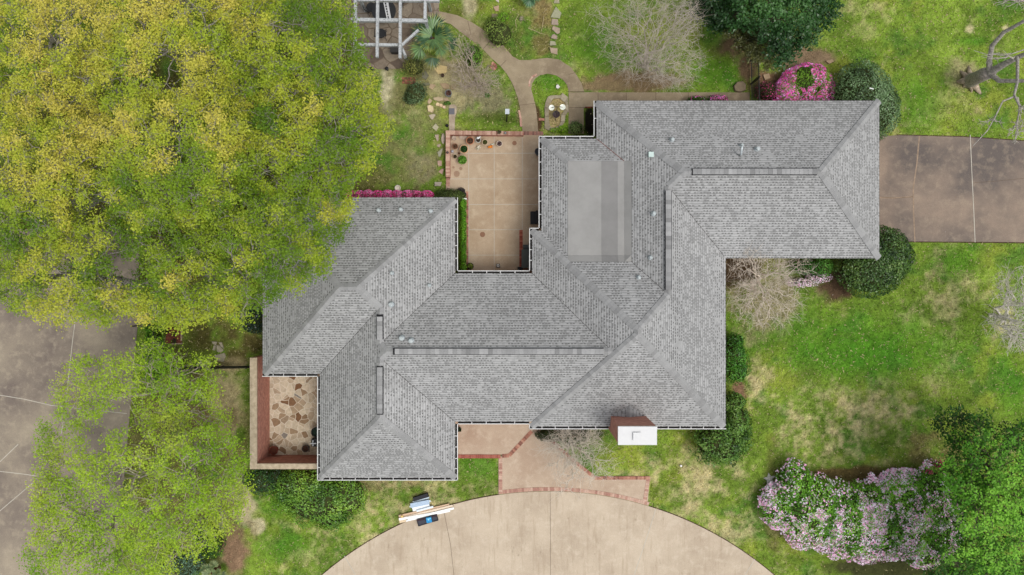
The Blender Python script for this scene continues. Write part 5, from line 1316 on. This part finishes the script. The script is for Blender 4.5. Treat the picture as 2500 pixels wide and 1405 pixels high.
bare('bare_tree', 'large leafless pale twiggy tree in the rear lawn', 'tree', (1580, 165), [(1600, 80, 110, 90, 1.6, 4.2, 5), (1640, 150, 80, 70, 1.2, 3.6, 3), (1560, 150, 70, 50, 1.0, 3.0, 3), (1470, 60, 50, 45, 1.6, 3.2, .7), (1520, 110, 60, 50, 1.2, 3.2, 1.3), (1660, 40, 60, 50, 2, 4, 2), (1560, 10, 70, 40, 2, 4, 1.5), (1650, 200, 50, 22, .6, 2, 1)], 620, 201, .0068, (192, 182, 168), 11, 4, .5)
bare('bare_shrub', 'leafless beige crape shrub under the garage wing eave', 'shrub', (1850, 680), [(1850, 660, 76, 60, 1.0, 3.0, 4), (1870, 740, 90, 60, .8, 2.4, 4), (1940, 660, 60, 40, .8, 2.2, 1.6), (1830, 620, 50, 26, 1.5, 3.0, 1), (1820, 730, 44, 46, .8, 2.2, 1.5)], 440, 202, .0078, (218, 206, 190), 9, 3, .5)
bare('bare_shrub', 'leafless grey twisted shrub over the entry walk', 'shrub', (1395, 1085), [(1400, 1085, 70, 40, .8, 2.0, 4), (1440, 1130, 70, 50, .8, 2.4, 2.5), (1370, 1110, 60, 60, .8, 2.2, 2), (1420, 1060, 60, 22, .8, 1.8, 1), (1390, 1180, 40, 50, 1.2, 2.6, .8)], 330, 203, .008, (214, 206, 192), 8, 4, .46)
bare('bare_shrub', 'leafless tangled shrub between palm and curved path', 'shrub', (1158, 205), [(1155, 195, 52, 44, .4, 1.3, 4), (1130, 160, 40, 60, .8, 1.9, 1.5), (1180, 200, 46, 40, .4, 1.2, 2), (1120, 110, 30, 40, 1.2, 2.2, .6)], 420, 204, .0065, (184, 170, 154), 9, 3, .22)
bare('bare_tree', 'leafless pale tree cut by the right edge beside the lawn', 'tree', (2440, 770), [(2500, 770, 90, 80, 2.0, 5, 3), (2450, 790, 50, 40, 1.5, 3.5, 1), (2470, 840, 40, 30, 2, 3.5, .8), (2480, 700, 50, 50, 2, 4, 1)], 220, 205, .011, (204, 198, 186), 6, 4, .4)
# old tree leaning out of the frame
r = np.random.default_rng(206); b = W(2372, 196); root = empty('old_tree', b); tag(root, 'old grey leafless tree with flared roots at the right edge', 'tree')
def wn3(px, py, z): p = W(px, py, z); return np.array([p.x, p.y, p.z])
mbk = MB(); tk = [(2366, 197, -.05, .42), (2372, 196, .35, .34), (2386, 190, 1.2, .30), (2402, 182, 2.2, .30), (2418, 177, 2.9, .27)]
mbk.tube([wn3(x, y, z) for x, y, z, _ in tk], [q[3] for q in tk], 14, lin((150, 142, 132)))
for dx, dy, rr_ in ((-26, -22, .12), (-34, 4, .16), (24, 34, .14), (-6, -34, .11), (2, 30, .11), (-20, 18, .1)):
    c0_ = wn3(2372, 196, .45); c1_ = wn3(2370 + dx * .55, 196 + dy * .55, .16); c2_ = wn3(2370 + dx, 196 + dy, -.04)
    mbk.tube([c0_, c1_, c2_], [rr_ * 1.5, rr_, rr_ * .4], 8, lin((164, 148, 128)))
mbk.build('trunk', M_bark, root, True)
limbs = [([(2416, 178, 2.8), (2415, 150, 3.4), (2422, 112, 4.2), (2450, 80, 5.0), (2500, 52, 6.0), (2560, 10, 7)], .16), ([(2418, 177, 2.9), (2450, 158, 3.8), (2490, 138, 4.8), (2560, 110, 6.2)], .22), ([(2416, 180, 2.8), (2440, 198, 3.4), (2500, 198, 4.4), (2580, 200, 5.5)], .15),
         ([(2484, 140, 4.8), (2484, 200, 5.6), (2476, 232, 6.0), (2490, 262, 6.3), (2484, 296, 6.6)], .085), ([(2476, 236, 6.0), (2448, 248, 6.1), (2430, 285, 6.2), (2410, 320, 6.2), (2376, 356, 6.1)], .045), ([(2560, 10, 7), (2500, 4, 7), (2460, 0, 7)], .06), ([(2440, 130, 4.4), (2410, 134, 4.8), (2378, 124, 5.0)], .025), ([(2500, 122, 5.2), (2470, 132, 5.4), (2416, 134, 5.6)], .035)]
sg_ = []
for pts, r0 in limbs:
    Pn = [wn3(*p) for p in pts]; k = len(Pn) - 1
    for i in range(k): sg_.append((Pn[i], Pn[i + 1], r0 * (1 - .6 * i / k), r0 * (1 - .6 * (i + 1) / k)))
sg_ = [(a_, b_, c_ * .82, d_ * .82) for a_, b_, c_, d_ in sg_]
tubes('limbs', sg_, lin((160, 154, 146)), M_bark, root, 8)
sg2 = []
for (st, lob, nt_) in (((2484, 296, 6.6), (2484, 320, 30, 34, 6.0, 7.0), 60), ((2430, 285, 6.2), (2425, 300, 40, 34, 5.6, 6.4), 22), ((2484, 240, 6.0), (2510, 290, 36, 50, 6, 7.2), 60), ((2476, 140, 4.9), (2440, 142, 50, 20, 5, 6), 26), ((2560, 10, 7), (2470, 10, 60, 18, 6.6, 7.5), 40), ((2550, 180, 5.6), (2560, 200, 50, 60, 6, 7.5), 40)):
    T = []
    for _ in range(nt_):
        a = r.uniform(0, 6.28); q = math.sqrt(r.random()); T.append(wn3(lob[0] + lob[2] * q * math.cos(a), lob[1] + lob[3] * q * math.sin(a), r.uniform(lob[4], lob[5])))
    grow(wn3(*st), np.array(T), .009, sg2, r)
tubes('twigs', sg2, lin((170, 164, 152)), M_twig, root, 4)

# ---- palms
def palm(px, py, rad, h, nf, label, seed, stretch=1.0, cols=((46, 80, 44), (70, 104, 60), (100, 132, 80), (170, 170, 84)), az=None):
    r = np.random.default_rng(seed); b = W(px, py); root = empty('fan_palm', b); tag(root, label, 'palm')
    m = MB(); m.lathe([(.16, 0), (.13, h * .3), (.12, h * .55), (.06, h * .6)], (b.x, b.y, 0), 12, lin((96, 76, 56))); m.build('trunk', M_bark, root)
    c = np.array([b.x, b.y, h * .6])
    for i in range(nf):
        a = i * 2.399 + r.uniform(-.25, .25); lay = i / nf; el = math.radians(75 - 85 * lay + r.uniform(-8, 8))
        Lp = rad * S * (.16 + .44 * lay) * r.uniform(.85, 1.15); d_ = np.array([math.cos(a) * math.cos(el), math.sin(a) * math.cos(el), math.sin(el)])
        hub = c + d_ * Lp; side = np.array([-math.sin(a), math.cos(a), 0.]); fw = d_ * .75 + np.array([math.cos(a), math.sin(a), -.15]) * .6; fw /= np.linalg.norm(fw)
        V_, C_ = [], []; nb = 16; Lb = rad * S * r.uniform(.42, .58); base = linn(cols[int(r.integers(0, 3))])
        nrm = np.cross(side, fw)
        for j in range(nb):
            t = (j / (nb - 1) - .5) * 2.7; dd_ = fw * math.cos(t) + side * math.sin(t); L_ = Lb * (.72 + .28 * math.cos(t)) * r.uniform(.9, 1.05)
            perp = -fw * math.sin(t) + side * math.cos(t); w_ = .022 + .02 * (Lb)
            m0 = hub + dd_ * L_ * .55; tip = hub + dd_ * L_ + np.array([0, 0, -.12 * L_])
            V_ += [hub, m0 - perp * w_ + nrm * .012 * (-1) ** j, tip, m0 + perp * w_]
            tc = base * r.uniform(.65, 1.3); ty = linn(cols[3]) * r.uniform(.8, 1.1) if r.random() < .35 + .4 * lay else tc; C_ += [tc, tc, ty, tc * .85]
        np_mesh('fan_leaf', np.array(V_), np.arange(len(V_)).reshape(-1, 4), np.array(C_), M_gloss, root)
    return root
palm(1064, 113, 68, 1.9, 16, 'large fan palm between terrace and curved path', 301)
palm(1298, -6, 46, 1.7, 18, 'fan palm cut by the top edge of the picture', 302, cols=((40, 84, 50), (58, 106, 66), (72, 120, 80), (96, 134, 84)))
palm(532, 1386, 34, 1.2, 14, 'small fan palm in mulch at the bottom edge', 303, cols=((80, 104, 60), (104, 128, 78), (124, 142, 92), (150, 156, 96)))

# ------------------------------------------------------------------ pots and small things
M_pot = m_attr('clay', .8, .2, .15, 12)
def pot(px, py, r_px, h, col, label, plant=None, z0=.03, soil_c=(58, 44, 34), cat='flower pot', group='flower pots on the patio', seed=0, name='flower_pot', rim=1.0):
    z = z0 + h; c = W(px, py, z); R = r_px * S * (H - z) / H; root = empty(name, (c.x, c.y, z0)); tag(root, label, cat, group)
    m = MB(); m.lathe([(R * .62, 0), (R * .66, .01), (R * .9, h * .82), (R * rim, h * .84), (R * rim, h), (R * .84, h), (R * .8, h * .8), (.01, h * .78)], (c.x, c.y, z0), 24, lin(col)); m.build('pot', M_pot, root)
    m = MB(); m.lathe([(R * .83, 0), (R * .5, .012), (.01, .02)], (c.x, c.y, z0 + h * .84), 20, lin(soil_c)); m.build('soil', M_stone, root)
    if plant:
        pc, pn, ps, pr, ph = plant; r = np.random.default_rng(seed); n_ = pn; q = np.sqrt(r.random(n_)); a = r.uniform(0, 6.28, n_)
        P = np.stack([c.x + R * pr * q * np.cos(a), c.y + R * pr * q * np.sin(a), z + ph * (1 - q ** 2) * r.uniform(.2, 1, n_)], 1); Nn = r.normal(size=(n_, 3)); Nn[:, 2] = abs(Nn[:, 2]) + .4
        cc = linn(pc)[r.integers(0, len(pc), n_)] * r.uniform(.8, 1.2, (n_, 1)); leaves('plant', P, Nn, ps * r.uniform(.6, 1.3, n_), cc, M_leaf, root, .5, r)
    return root
TER = (176, 118, 88)
dry = ([(120, 84, 60), (92, 62, 44), (140, 108, 80)], 60, .05, .8, .12)
pot(1147.5, 343.8, 9.7, .32, TER, 'wide clay pot with dry stems beside the oval saucer', dry, seed=1)
pot(1167.5, 342, 6.7, .25, (186, 188, 180), 'grey pot holding a white rabbit figure', ([(90, 110, 90), (60, 70, 60)], 20, .04, .7, .05), seed=2)
pot(1184, 347.6, 7.4, .28, (200, 178, 148), 'cream rimmed pot with olive green plant', ([(86, 96, 40), (120, 124, 60), (70, 76, 30)], 90, .05, .75, .1), seed=3)
pot(1219.4, 351, 7.4, .28, (206, 190, 170), 'pale pot with purple and white blossoms right of the patio joint', ([(126, 84, 96), (170, 150, 156), (70, 50, 50), (120, 110, 90)], 110, .04, .8, .1), seed=4)
pot(1132.6, 364.4, 10.7, .38, (196, 158, 122), 'largest clay pot with dark green plant', ([(30, 58, 22), (44, 82, 28), (60, 100, 40)], 260, .07, .78, .16), seed=5)
pot(1129, 391, 10, .36, (120, 86, 66), 'clay pot overflowing with bright green bush', ([(86, 136, 40), (112, 164, 56), (66, 110, 30), (134, 180, 76)], 420, .08, 1.05, .35), seed=6)
pot(1111, 357.6, 7.2, .3, (140, 100, 78), 'clay pot with bare brown twigs near the wall corner', dry, seed=7)
pot(1110.8, 382.5, 5.7, .24, (184, 166, 136), 'small tan pot left of the bright green bush', ([(84, 80, 44), (60, 50, 34)], 70, .04, .8, .08), seed=8)
pot(1121, 375, 3.0, .16, (150, 120, 90), 'tiny clay pot between the two green plants', dry, seed=9)
pot(1148, 650.5, 8.4, .3, (52, 50, 44), 'dark pot with yellow green leaves by the hedge end', ([(130, 150, 50), (96, 116, 36), (160, 170, 80)], 90, .09, .8, .15), seed=10)
pot(1219, 322.7, 4.6, .16, (126, 92, 72), 'small planter with trailing leaves on top of the brick wall', ([(90, 104, 52), (150, 120, 110), (66, 72, 38)], 90, .05, 1.15, .08), z0=.5, group=None, seed=11)
pot(1233.7, 325, 2.9, .12, (44, 40, 40), 'small black pot right of the planter on the brick wall', None, z0=.5, soil_c=(150, 150, 150), group=None, seed=12)
pot(1092.7, 372.8, 2.9, .12, (60, 44, 40), 'small dark pot on the left side of the brick wall', None, z0=.5, group=None, soil_c=(90, 80, 80), seed=13)
pot(667, 1101, 10.8, .42, (112, 58, 44), 'empty dark clay pot in the courtyard corner', None, soil_c=(84, 48, 36), group='pots in the walled courtyard', seed=14)
pot(745.5, 1096, 9, .36, (70, 62, 58), 'dark planter with a small metal figure in the courtyard', ([(120, 60, 50), (80, 50, 44)], 40, .04, .7, .05), group='pots in the walled courtyard', seed=15)
pot(771, 1056, 12, .7, (44, 46, 44), 'tall dark planter half hidden under the courtyard eave', None, soil_c=(40, 52, 44), group='pots in the walled courtyard', seed=16)
pot(1121, 1049, 5.5, .3, (70, 60, 48), 'dark leafy pot at the porch corner under the eave', ([(34, 48, 22), (50, 66, 30)], 120, .07, 1.1, .14), z0=.16, group=None, seed=17)
pot(1094.5, 227.5, 8.6, .42, (116, 120, 120), 'round grey planter with reddish twigs in the rock garden', ([(150, 100, 92), (110, 64, 60), (170, 140, 130)], 60, .045, .8, .1), z0=0, group=None, seed=18)
pot(1080.5, 184, 4.2, .2, (72, 58, 48), 'small rust brown bowl in the rock garden below the palm', None, z0=0, group=None, soil_c=(66, 50, 44), seed=19)
pot(1313.5, 370, 8, .6, (70, 74, 78), 'dark round barrel showing from under the patio eave', None, soil_c=(60, 62, 66), group=None, seed=20, name='rain_barrel', cat='barrel')
# saucers, urn, ball, figures
M_cast = m_plain('cast_stone', (184, 168, 152), .85, .15, .15, 14, bumpy=.2)
c = W(1130.5, 334, .3); m = MB(); m.lathe([(.05, 0), (.14, .03), (.20, .09), (.19, .09), (.1, .04), (.04, .05), (.01, .07)], (c.x, c.y, .03), 28, None, 1.0, .58); tag(m.build('oval_saucer', M_cast, None, True), 'oval cast stone basin lying on the patio below the wall', 'basin')
m = MB(); c = W(1085, 339, .25); m.lathe([(.06, 0), (.15, .05), (.26, .12), (.245, .12), (.15, .07), (.01, .06)], (0, 0, 0), 28, None, .42, 1); o = m.build('oval_basin', M_cast, None, True); o.location = (c.x, c.y, .14); o.rotation_euler = (0, math.radians(-35), 0); tag(o, 'white oval basin leaning against outside of the patio wall', 'basin')
c = W(1108.4, 337, .3); m = MB(); m.lathe([(.06, 0), (.08, .03), (.035, .08), (.07, .16), (.10, .26), (.085, .26), (.05, .2), (.01, .18)], (c.x, c.y, .03), 20); tag(m.build('stone_urn', M_cast, None, True), 'small cream urn in the patio wall corner', 'urn')
c = W(1104.5, 370.4, .07); m = MB(); m.lathe([(.07 * math.cos(a), .07 * math.sin(a)) for a in np.linspace(-1.5, 1.5, 12)], (c.x, c.y, .10), 18, lin((160, 164, 172))); tag(m.build('gazing_ball', M_paint, None, True), 'small grey ball beside the wall on the patio', 'ball')
def figure(px, py, col, label, cat, body, head, extras, name, z=.03):
    root_m = MB(); c = W(px, py, z)
    for (dx, dy, dz, rx, ry, rz) in [body, head] + extras:
        n_ = 10; prof = [(math.cos(a), math.sin(a) * rz) for a in np.linspace(-1.5, 1.5, n_)]
        root_m.lathe(prof, (c.x + dx, c.y + dy, z + dz), 14, lin(col), rx, ry)
    o = root_m.build(name, M_paint, None, True); tag(o, label, cat); return o
figure(1167.5, 341, (226, 230, 230), 'white rabbit figure sitting in the grey pot', 'figurine', (0, 0, .34, .07, .055, .07), (.07, .03, .40, .045, .04, .04), [(.11, .06, .45, .035, .012, .015), (.12, .03, .45, .035, .012, .015)], 'rabbit_figure')
figure(1197, 360, (224, 132, 40), 'orange goldfish ornament on the patio', 'figurine', (0, 0, .1, .09, .06, .08), (-.07, -.01, .1, .05, .045, .05), [(.09, .05, .12, .05, .02, .05), (.08, -.03, .1, .04, .02, .04)], 'fish_ornament')
figure(1202, 354, (196, 204, 186), 'pale glass leaf ornament beside the goldfish', 'figurine', (0, 0, .06, .07, .04, .05), (.05, .03, .06, .04, .025, .04), [], 'leaf_ornament')
r = random.Random(5); m = MB(); c = W(1167.5, 362)
for i in range(26):
    a = r.uniform(0, 6.28); q = r.uniform(.02, .12); x, y = c.x + q * math.cos(a), c.y + q * math.sin(a); s = r.uniform(.018, .034)
    m.lathe([(s * .6, 0), (s, s * .5), (s * .7, s * 1.3), (.004, s * 1.6)], (x, y, .03 + r.uniform(0, .12)), 7, lin(r.choice(((232, 228, 214), (214, 206, 188), (150, 146, 110)))), 1, r.uniform(.5, 1))
m.lathe([(.09, 0), (.1, .04), (.07, .11), (.01, .13)], (c.x, c.y, .03), 14, lin((176, 170, 150))); tag(m.build('shell_pile', M_paint), 'heap of white shells on the patio', 'shells')
# black bag
r = np.random.default_rng(9); m = MB(); c = W(1126, 467); m.lathe([(.12, 0), (.2, .06), (.19, .16), (.1, .26), (.03, .34), (.05, .38)], (c.x, c.y, .03), 16, lin((34, 34, 40)), 1.05, .8); o = m.build('rubbish_bag', m_plain('black_plastic', (34, 35, 42), .3, .5, .4, 16, bumpy=.8), None, True); tag(o, 'black plastic bag on the corner of patio and hedge', 'bag')
m = MB(); c = W(1133, 476); m.lathe([(.08, 0), (.13, .05), (.1, .14), (.02, .2)], (c.x, c.y, .03), 12, lin((34, 34, 40))); tag(m.build('rubbish_bag', bpy.data.materials['black_plastic'], None, True), 'smaller black bundle just below the black bag', 'bag')
# small cube lamp on patio by south wall
m = MB(); c = W(1216, 649, .2); m.box(c.x - .09, c.y - .09, .03, c.x + .09, c.y + .09, .2, lin((44, 42, 40))); m.box(c.x - .06, c.y - .06, .2, c.x + .06, c.y + .06, .215, lin((206, 204, 198))); m.box(c.x - .025, c.y - .025, .215, c.x + .025, c.y + .025, .24, lin((26, 26, 26))); tag(m.build('cube_lamp', M_paint), 'small black and white cube lantern at the lower patio edge', 'lantern')
# equipment in the dark corner
m = MB(); c = W(1283, 632, .8); m.box(c.x - .17, c.y - .42, .03, c.x + .3, c.y + .42, .75, lin((58, 62, 58))); m.box(c.x - .19, c.y - .44, .75, c.x + .3, c.y + .44, .8, lin((74, 80, 74)))
for i in range(9): m.box(c.x - .185, c.y - .38 + i * .09, .12, c.x - .17, c.y - .34 + i * .09, .68, lin((40, 42, 40)))
tag(m.build('air_conditioner', M_paint), 'dark grey condenser box in the narrow patio corner', 'air conditioner')
m = MB(); c = W(1285, 606, .5); m.box(c.x - .15, c.y - .16, .03, c.x + .25, c.y + .16, .5, lin((72, 76, 74))); m.box(c.x - .17, c.y - .02, .5, c.x + .25, c.y + .0, .53, lin((30, 30, 30))); tag(m.build('storage_box', M_paint), 'low grey box above the condenser in the patio corner', 'box')
m = MB(); c = W(1270, 656, .3); m.box(c.x - .13, c.y - .08, .03, c.x + .13, c.y + .08, .3, lin((30, 28, 28))); tag(m.build('storage_box', M_paint), 'small black box at the lower right corner of the patio', 'box')
m = MB(); c = W(1311, 530, .8); m.box(c.x - .05, c.y - .3, .03, c.x + .05, c.y + .3, .9, lin((30, 30, 32))); m.box(c.x - .3, c.y - .3, .03, c.x - .05, c.y + .3, .4, lin((30, 30, 32))); 
# lounge chair edge seen beneath the eave
tag(m.build('wall_bench', M_paint), 'black bench edge showing from under the patio eave', 'bench')
# courtyard tap figure
m = MB(); c = W(765, 1082, .5); m.box(c.x - .12, c.y - .2, .03, c.x + .2, c.y + .18, .4, lin((42, 44, 46))); m.beam((c.x - .14, c.y - .02, .52), (c.x + .16, c.y - .02, .52), .05, .05, lin((196, 200, 204))); m.beam((c.x - .02, c.y - .16, .5), (c.x - .02, c.y + .14, .5), .045, .045, lin((186, 190, 196))); m.tube([(c.x - .02, c.y - .02, .4), (c.x - .02, c.y - .02, .5)], .03, 8, lin((150, 150, 150)))
tag(m.build('garden_stand', M_paint), 'silver crossbar on a dark box beside the courtyard wall pots', 'stand')

# raised planting bed on the left
rb = empty('planting_bed', W(432, 815)); tag(rb, 'small reddish mulched bed edged with pale timber by the iron fence', 'planting bed')
m = MB(); m.prism([tuple(W(*p)[:2]) for p in ((410, 770), (445, 770), (444, 838), (405, 838))], -.02, .06); m.build('mulch', m_plain('red_mulch', (128, 74, 62), .95, .05, .3, 14, c2=(74, 48, 38), bumpy=.8), rb)
m = MB(); m.beam(W(444, 770, .1), W(443, 833, .1), .05, .1); m.beam(W(420, 840, .1), W(446, 839, .1), .05, .08); m.build('timber_edge', m_plain('pale_timber', (170, 148, 128), .9, .1, .2, 10), rb)
for i, (x, y) in enumerate(((432, 778), (411, 786), (430, 797), (411, 808), (430, 817), (428, 833))):
    r = np.random.default_rng(400 + i); c = W(x, y); n_ = 90; a = r.uniform(0, 6.28, n_); q = np.sqrt(r.random(n_)) * .13; P = np.stack([c.x + q * np.cos(a), c.y + q * np.sin(a), .08 + r.random(n_) * .15], 1); Nn = r.normal(size=(n_, 3)); Nn[:, 2] = abs(Nn[:, 2]) + .4
    leaves('seedling', P, Nn, .06, linn([(30, 60, 30)]) * r.uniform(.7, 1.3, (n_, 1)), M_leaf, rb, .5, r)

# ------------------------------------------------------------------ building material pile on the front lawn edge
zb = 11.0 / 1.0
def Z(x, y): return (920 + x / 10.81, 1180 + y / 10.81)
def bar(a, b, wpx, z0, h, col, name, label, cat, parent=None):
    A, B = W(*Z(*a), z0 + h), W(*Z(*b), z0 + h); k = S * (H - z0 - h) / H; m = MB(); A.z = B.z = z0 + h / 2
    m.beam(A, B, wpx / 10.81 * k, h, lin(col)); o = m.build(name, M_paint, parent)
    if parent is None: tag(o, label, cat)
    return o
G3 = 'building materials left at the forecourt edge'
items = [((580, 885), (1915, 575), 70, .03, .09, (206, 178, 150), 'long_board', 'long tan board on the lawn side of the lumber pile', 'board'),
         ((600, 945), (2000, 600), 60, .12, .05, (226, 208, 186), 'long_board', 'long pinkish board in the middle of the lumber pile', 'board'),
         ((585, 960), (1700, 760), 60, .17, .05, (244, 244, 240), 'long_board', 'long white board crossing the lumber pile to the left', 'board'),
         ((820, 960), (2030, 665), 55, .19, .05, (240, 242, 240), 'long_board', 'long white board reaching furthest right on the lumber pile', 'board'),
         ((770, 1000), (1930, 735), 40, .03, .1, (236, 238, 236), 'long_board', 'thin white board on the forecourt side of the pile', 'board'),
         ((600, 1025), (780, 985), 70, .03, .08, (212, 190, 158), 'short_block', 'short tan block at the lower left end of the lumber pile', 'block'),
         ((640, 895), (690, 875), 50, .17, .04, (222, 192, 118), 'short_block', 'small yellow block on the left end of the lumber pile', 'block'),
         ((960, 440), (1350, 320), 100, .0, .22, (32, 34, 40), 'black_case', 'long black case at the top of the material pile', 'case'),
         ((950, 500), (1380, 385), 34, .0, .12, (196, 212, 222), 'metal_trim', 'narrow pale blue metal trim under the black case', 'metal trim'),
         ((1380, 460), (1420, 495), 40, .0, .1, (220, 228, 230), 'metal_trim', 'small white metal end piece right of the folded sheets', 'metal trim'),
         ((940, 690), (1390, 590), 120, .02, .10, (238, 242, 244), 'metal_sheet', 'white folded metal sheet beside the pale blue sheet', 'metal sheet'),
         ((890, 600), (1380, 500), 120, .13, .10, (170, 190, 210), 'metal_sheet', 'pale blue folded metal sheet on top of the white one', 'metal sheet'),
         ((1050, 745), (1485, 625), 46, .14, .08, (220, 232, 240), 'metal_trim', 'long pale metal trim touching the lumber pile', 'metal trim'),
         ((862, 625), (910, 610), 40, .02, .07, (232, 234, 234), 'metal_trim', 'tiny white metal tab left of the folded sheets', 'metal trim')]
for it in items: bar(*it)['group'] = G3
tbx = empty('toolbox', W(*Z(1340, 990))); tag(tbx, 'long open dark grey toolbox with maroon inner edge', 'toolbox')
bar((1070, 1060), (1600, 920), 150, .02, .16, (58, 60, 70), 'tray', None, None, tbx)
bar((1060, 990), (1590, 850), 50, .16, .08, (46, 26, 36), 'lid_edge', None, None, tbx)
for a, b in (((1060, 990), (1105, 1145)), ((1575, 850), (1615, 970)), ((1100, 1140), (1615, 975))): bar(a, b, 16, .16, .05, (28, 30, 38), 'rim', None, None, tbx)
bc = empty('blue_case', W(*Z(1370, 980), .25)); tag(bc, 'bright blue rounded case sitting on the dark toolbox', 'case')
bar((1305, 990), (1440, 965), 140, .2, .16, (40, 140, 196), 'case_body', None, None, bc); bar((1320, 950), (1425, 930), 30, .36, .03, (112, 190, 226), 'case_lid', None, None, bc); bar((1345, 975), (1385, 968), 26, .36, .03, (150, 214, 236), 'case_handle', None, None, bc)

# twigs fallen on the rear lawn
def zt_(p): return (1190 + p[0] / 10.037, p[1] / 10.037)
for pts, l_ in ((((1380, 400), (1350, 640), (1310, 810)), 'long straight fallen twig left of the stepping stones'), (((1000, 700), (1150, 750), (1290, 820), (1420, 850)), 'slanting fallen twig below the fan palm at the top'), (((1460, 215), (1360, 330)), 'short fallen twig at the top of the stepping stone row'),
                (((1430, 1180), (1310, 1260)), 'short fallen twig left of the lowest stepping stone'), (((770, 350), (680, 520), (700, 620), (720, 690)), 'crooked fallen twig by the wire ball')):
    m = MB(); m.tube([W(*zt_(p), .02) for p in pts], [.012] * (len(pts) - 1) + [.006], 5, lin((186, 170, 136))); tag(m.build('fallen_twig', M_twig), l_, 'twig', 'fallen twigs in the rear lawn')
m = MB(); c = W(1273, 46, .1)
for k in range(6):
    t = k * math.pi / 6; pts = [(c.x + .14 * math.cos(a) * math.cos(t), c.y + .14 * math.cos(a) * math.sin(t), .14 + .14 * math.sin(a)) for a in np.linspace(0, 6.283, 17)]; m.tube(pts, .006, 4, lin((160, 148, 130)), False)
tag(m.build('wire_ball', M_twig), 'woven grey vine ball on the rear lawn', 'ball')
m = MB(); c = W(1197, 170)
for k in range(3): m.tube([(c.x + .15 * math.cos(a), c.y + .16 * math.sin(a), .06 + .05 * k) for a in np.linspace(0, 6.283, 17)], .008, 4, lin((140, 128, 112)), False)
tag(m.build('wire_basket', M_twig), 'round wire basket near the loose red bricks', 'basket')

# fallen leaves and petals scattered on the lawn
r = np.random.default_rng(77); n = 1300; x, y = r.uniform(-25, 25, n), r.uniform(-14, 14, n); ppx, ppy = x / S + 1250, 702.5 - y / S
k = np.ones(n, bool)
for p in (patio_poly, left_poly, right_poly): k &= ~inpoly(ppx, ppy, p) | (r.random(n) < .15)
k &= ~inpoly(ppx, ppy, house_g) & ~(inpoly(ppx, ppy, court_poly) & (r.random(n) < .96))
x, y = x[k], y[k]; n = len(x); Nn = r.normal(size=(n, 3)) * .3; Nn[:, 2] = 1
cc = linn([(206, 196, 166), (150, 120, 88), (186, 160, 120), (226, 220, 206)])[r.integers(0, 4, n)]
tag(leaves('fallen_leaves', np.stack([x, y, np.full(n, .045)], 1), Nn, r.uniform(.02, .05, n), cc, M_petal, None, .6, r), 'scattered dry leaves and petals on lawn and paths', 'leaf litter', kind='stuff')
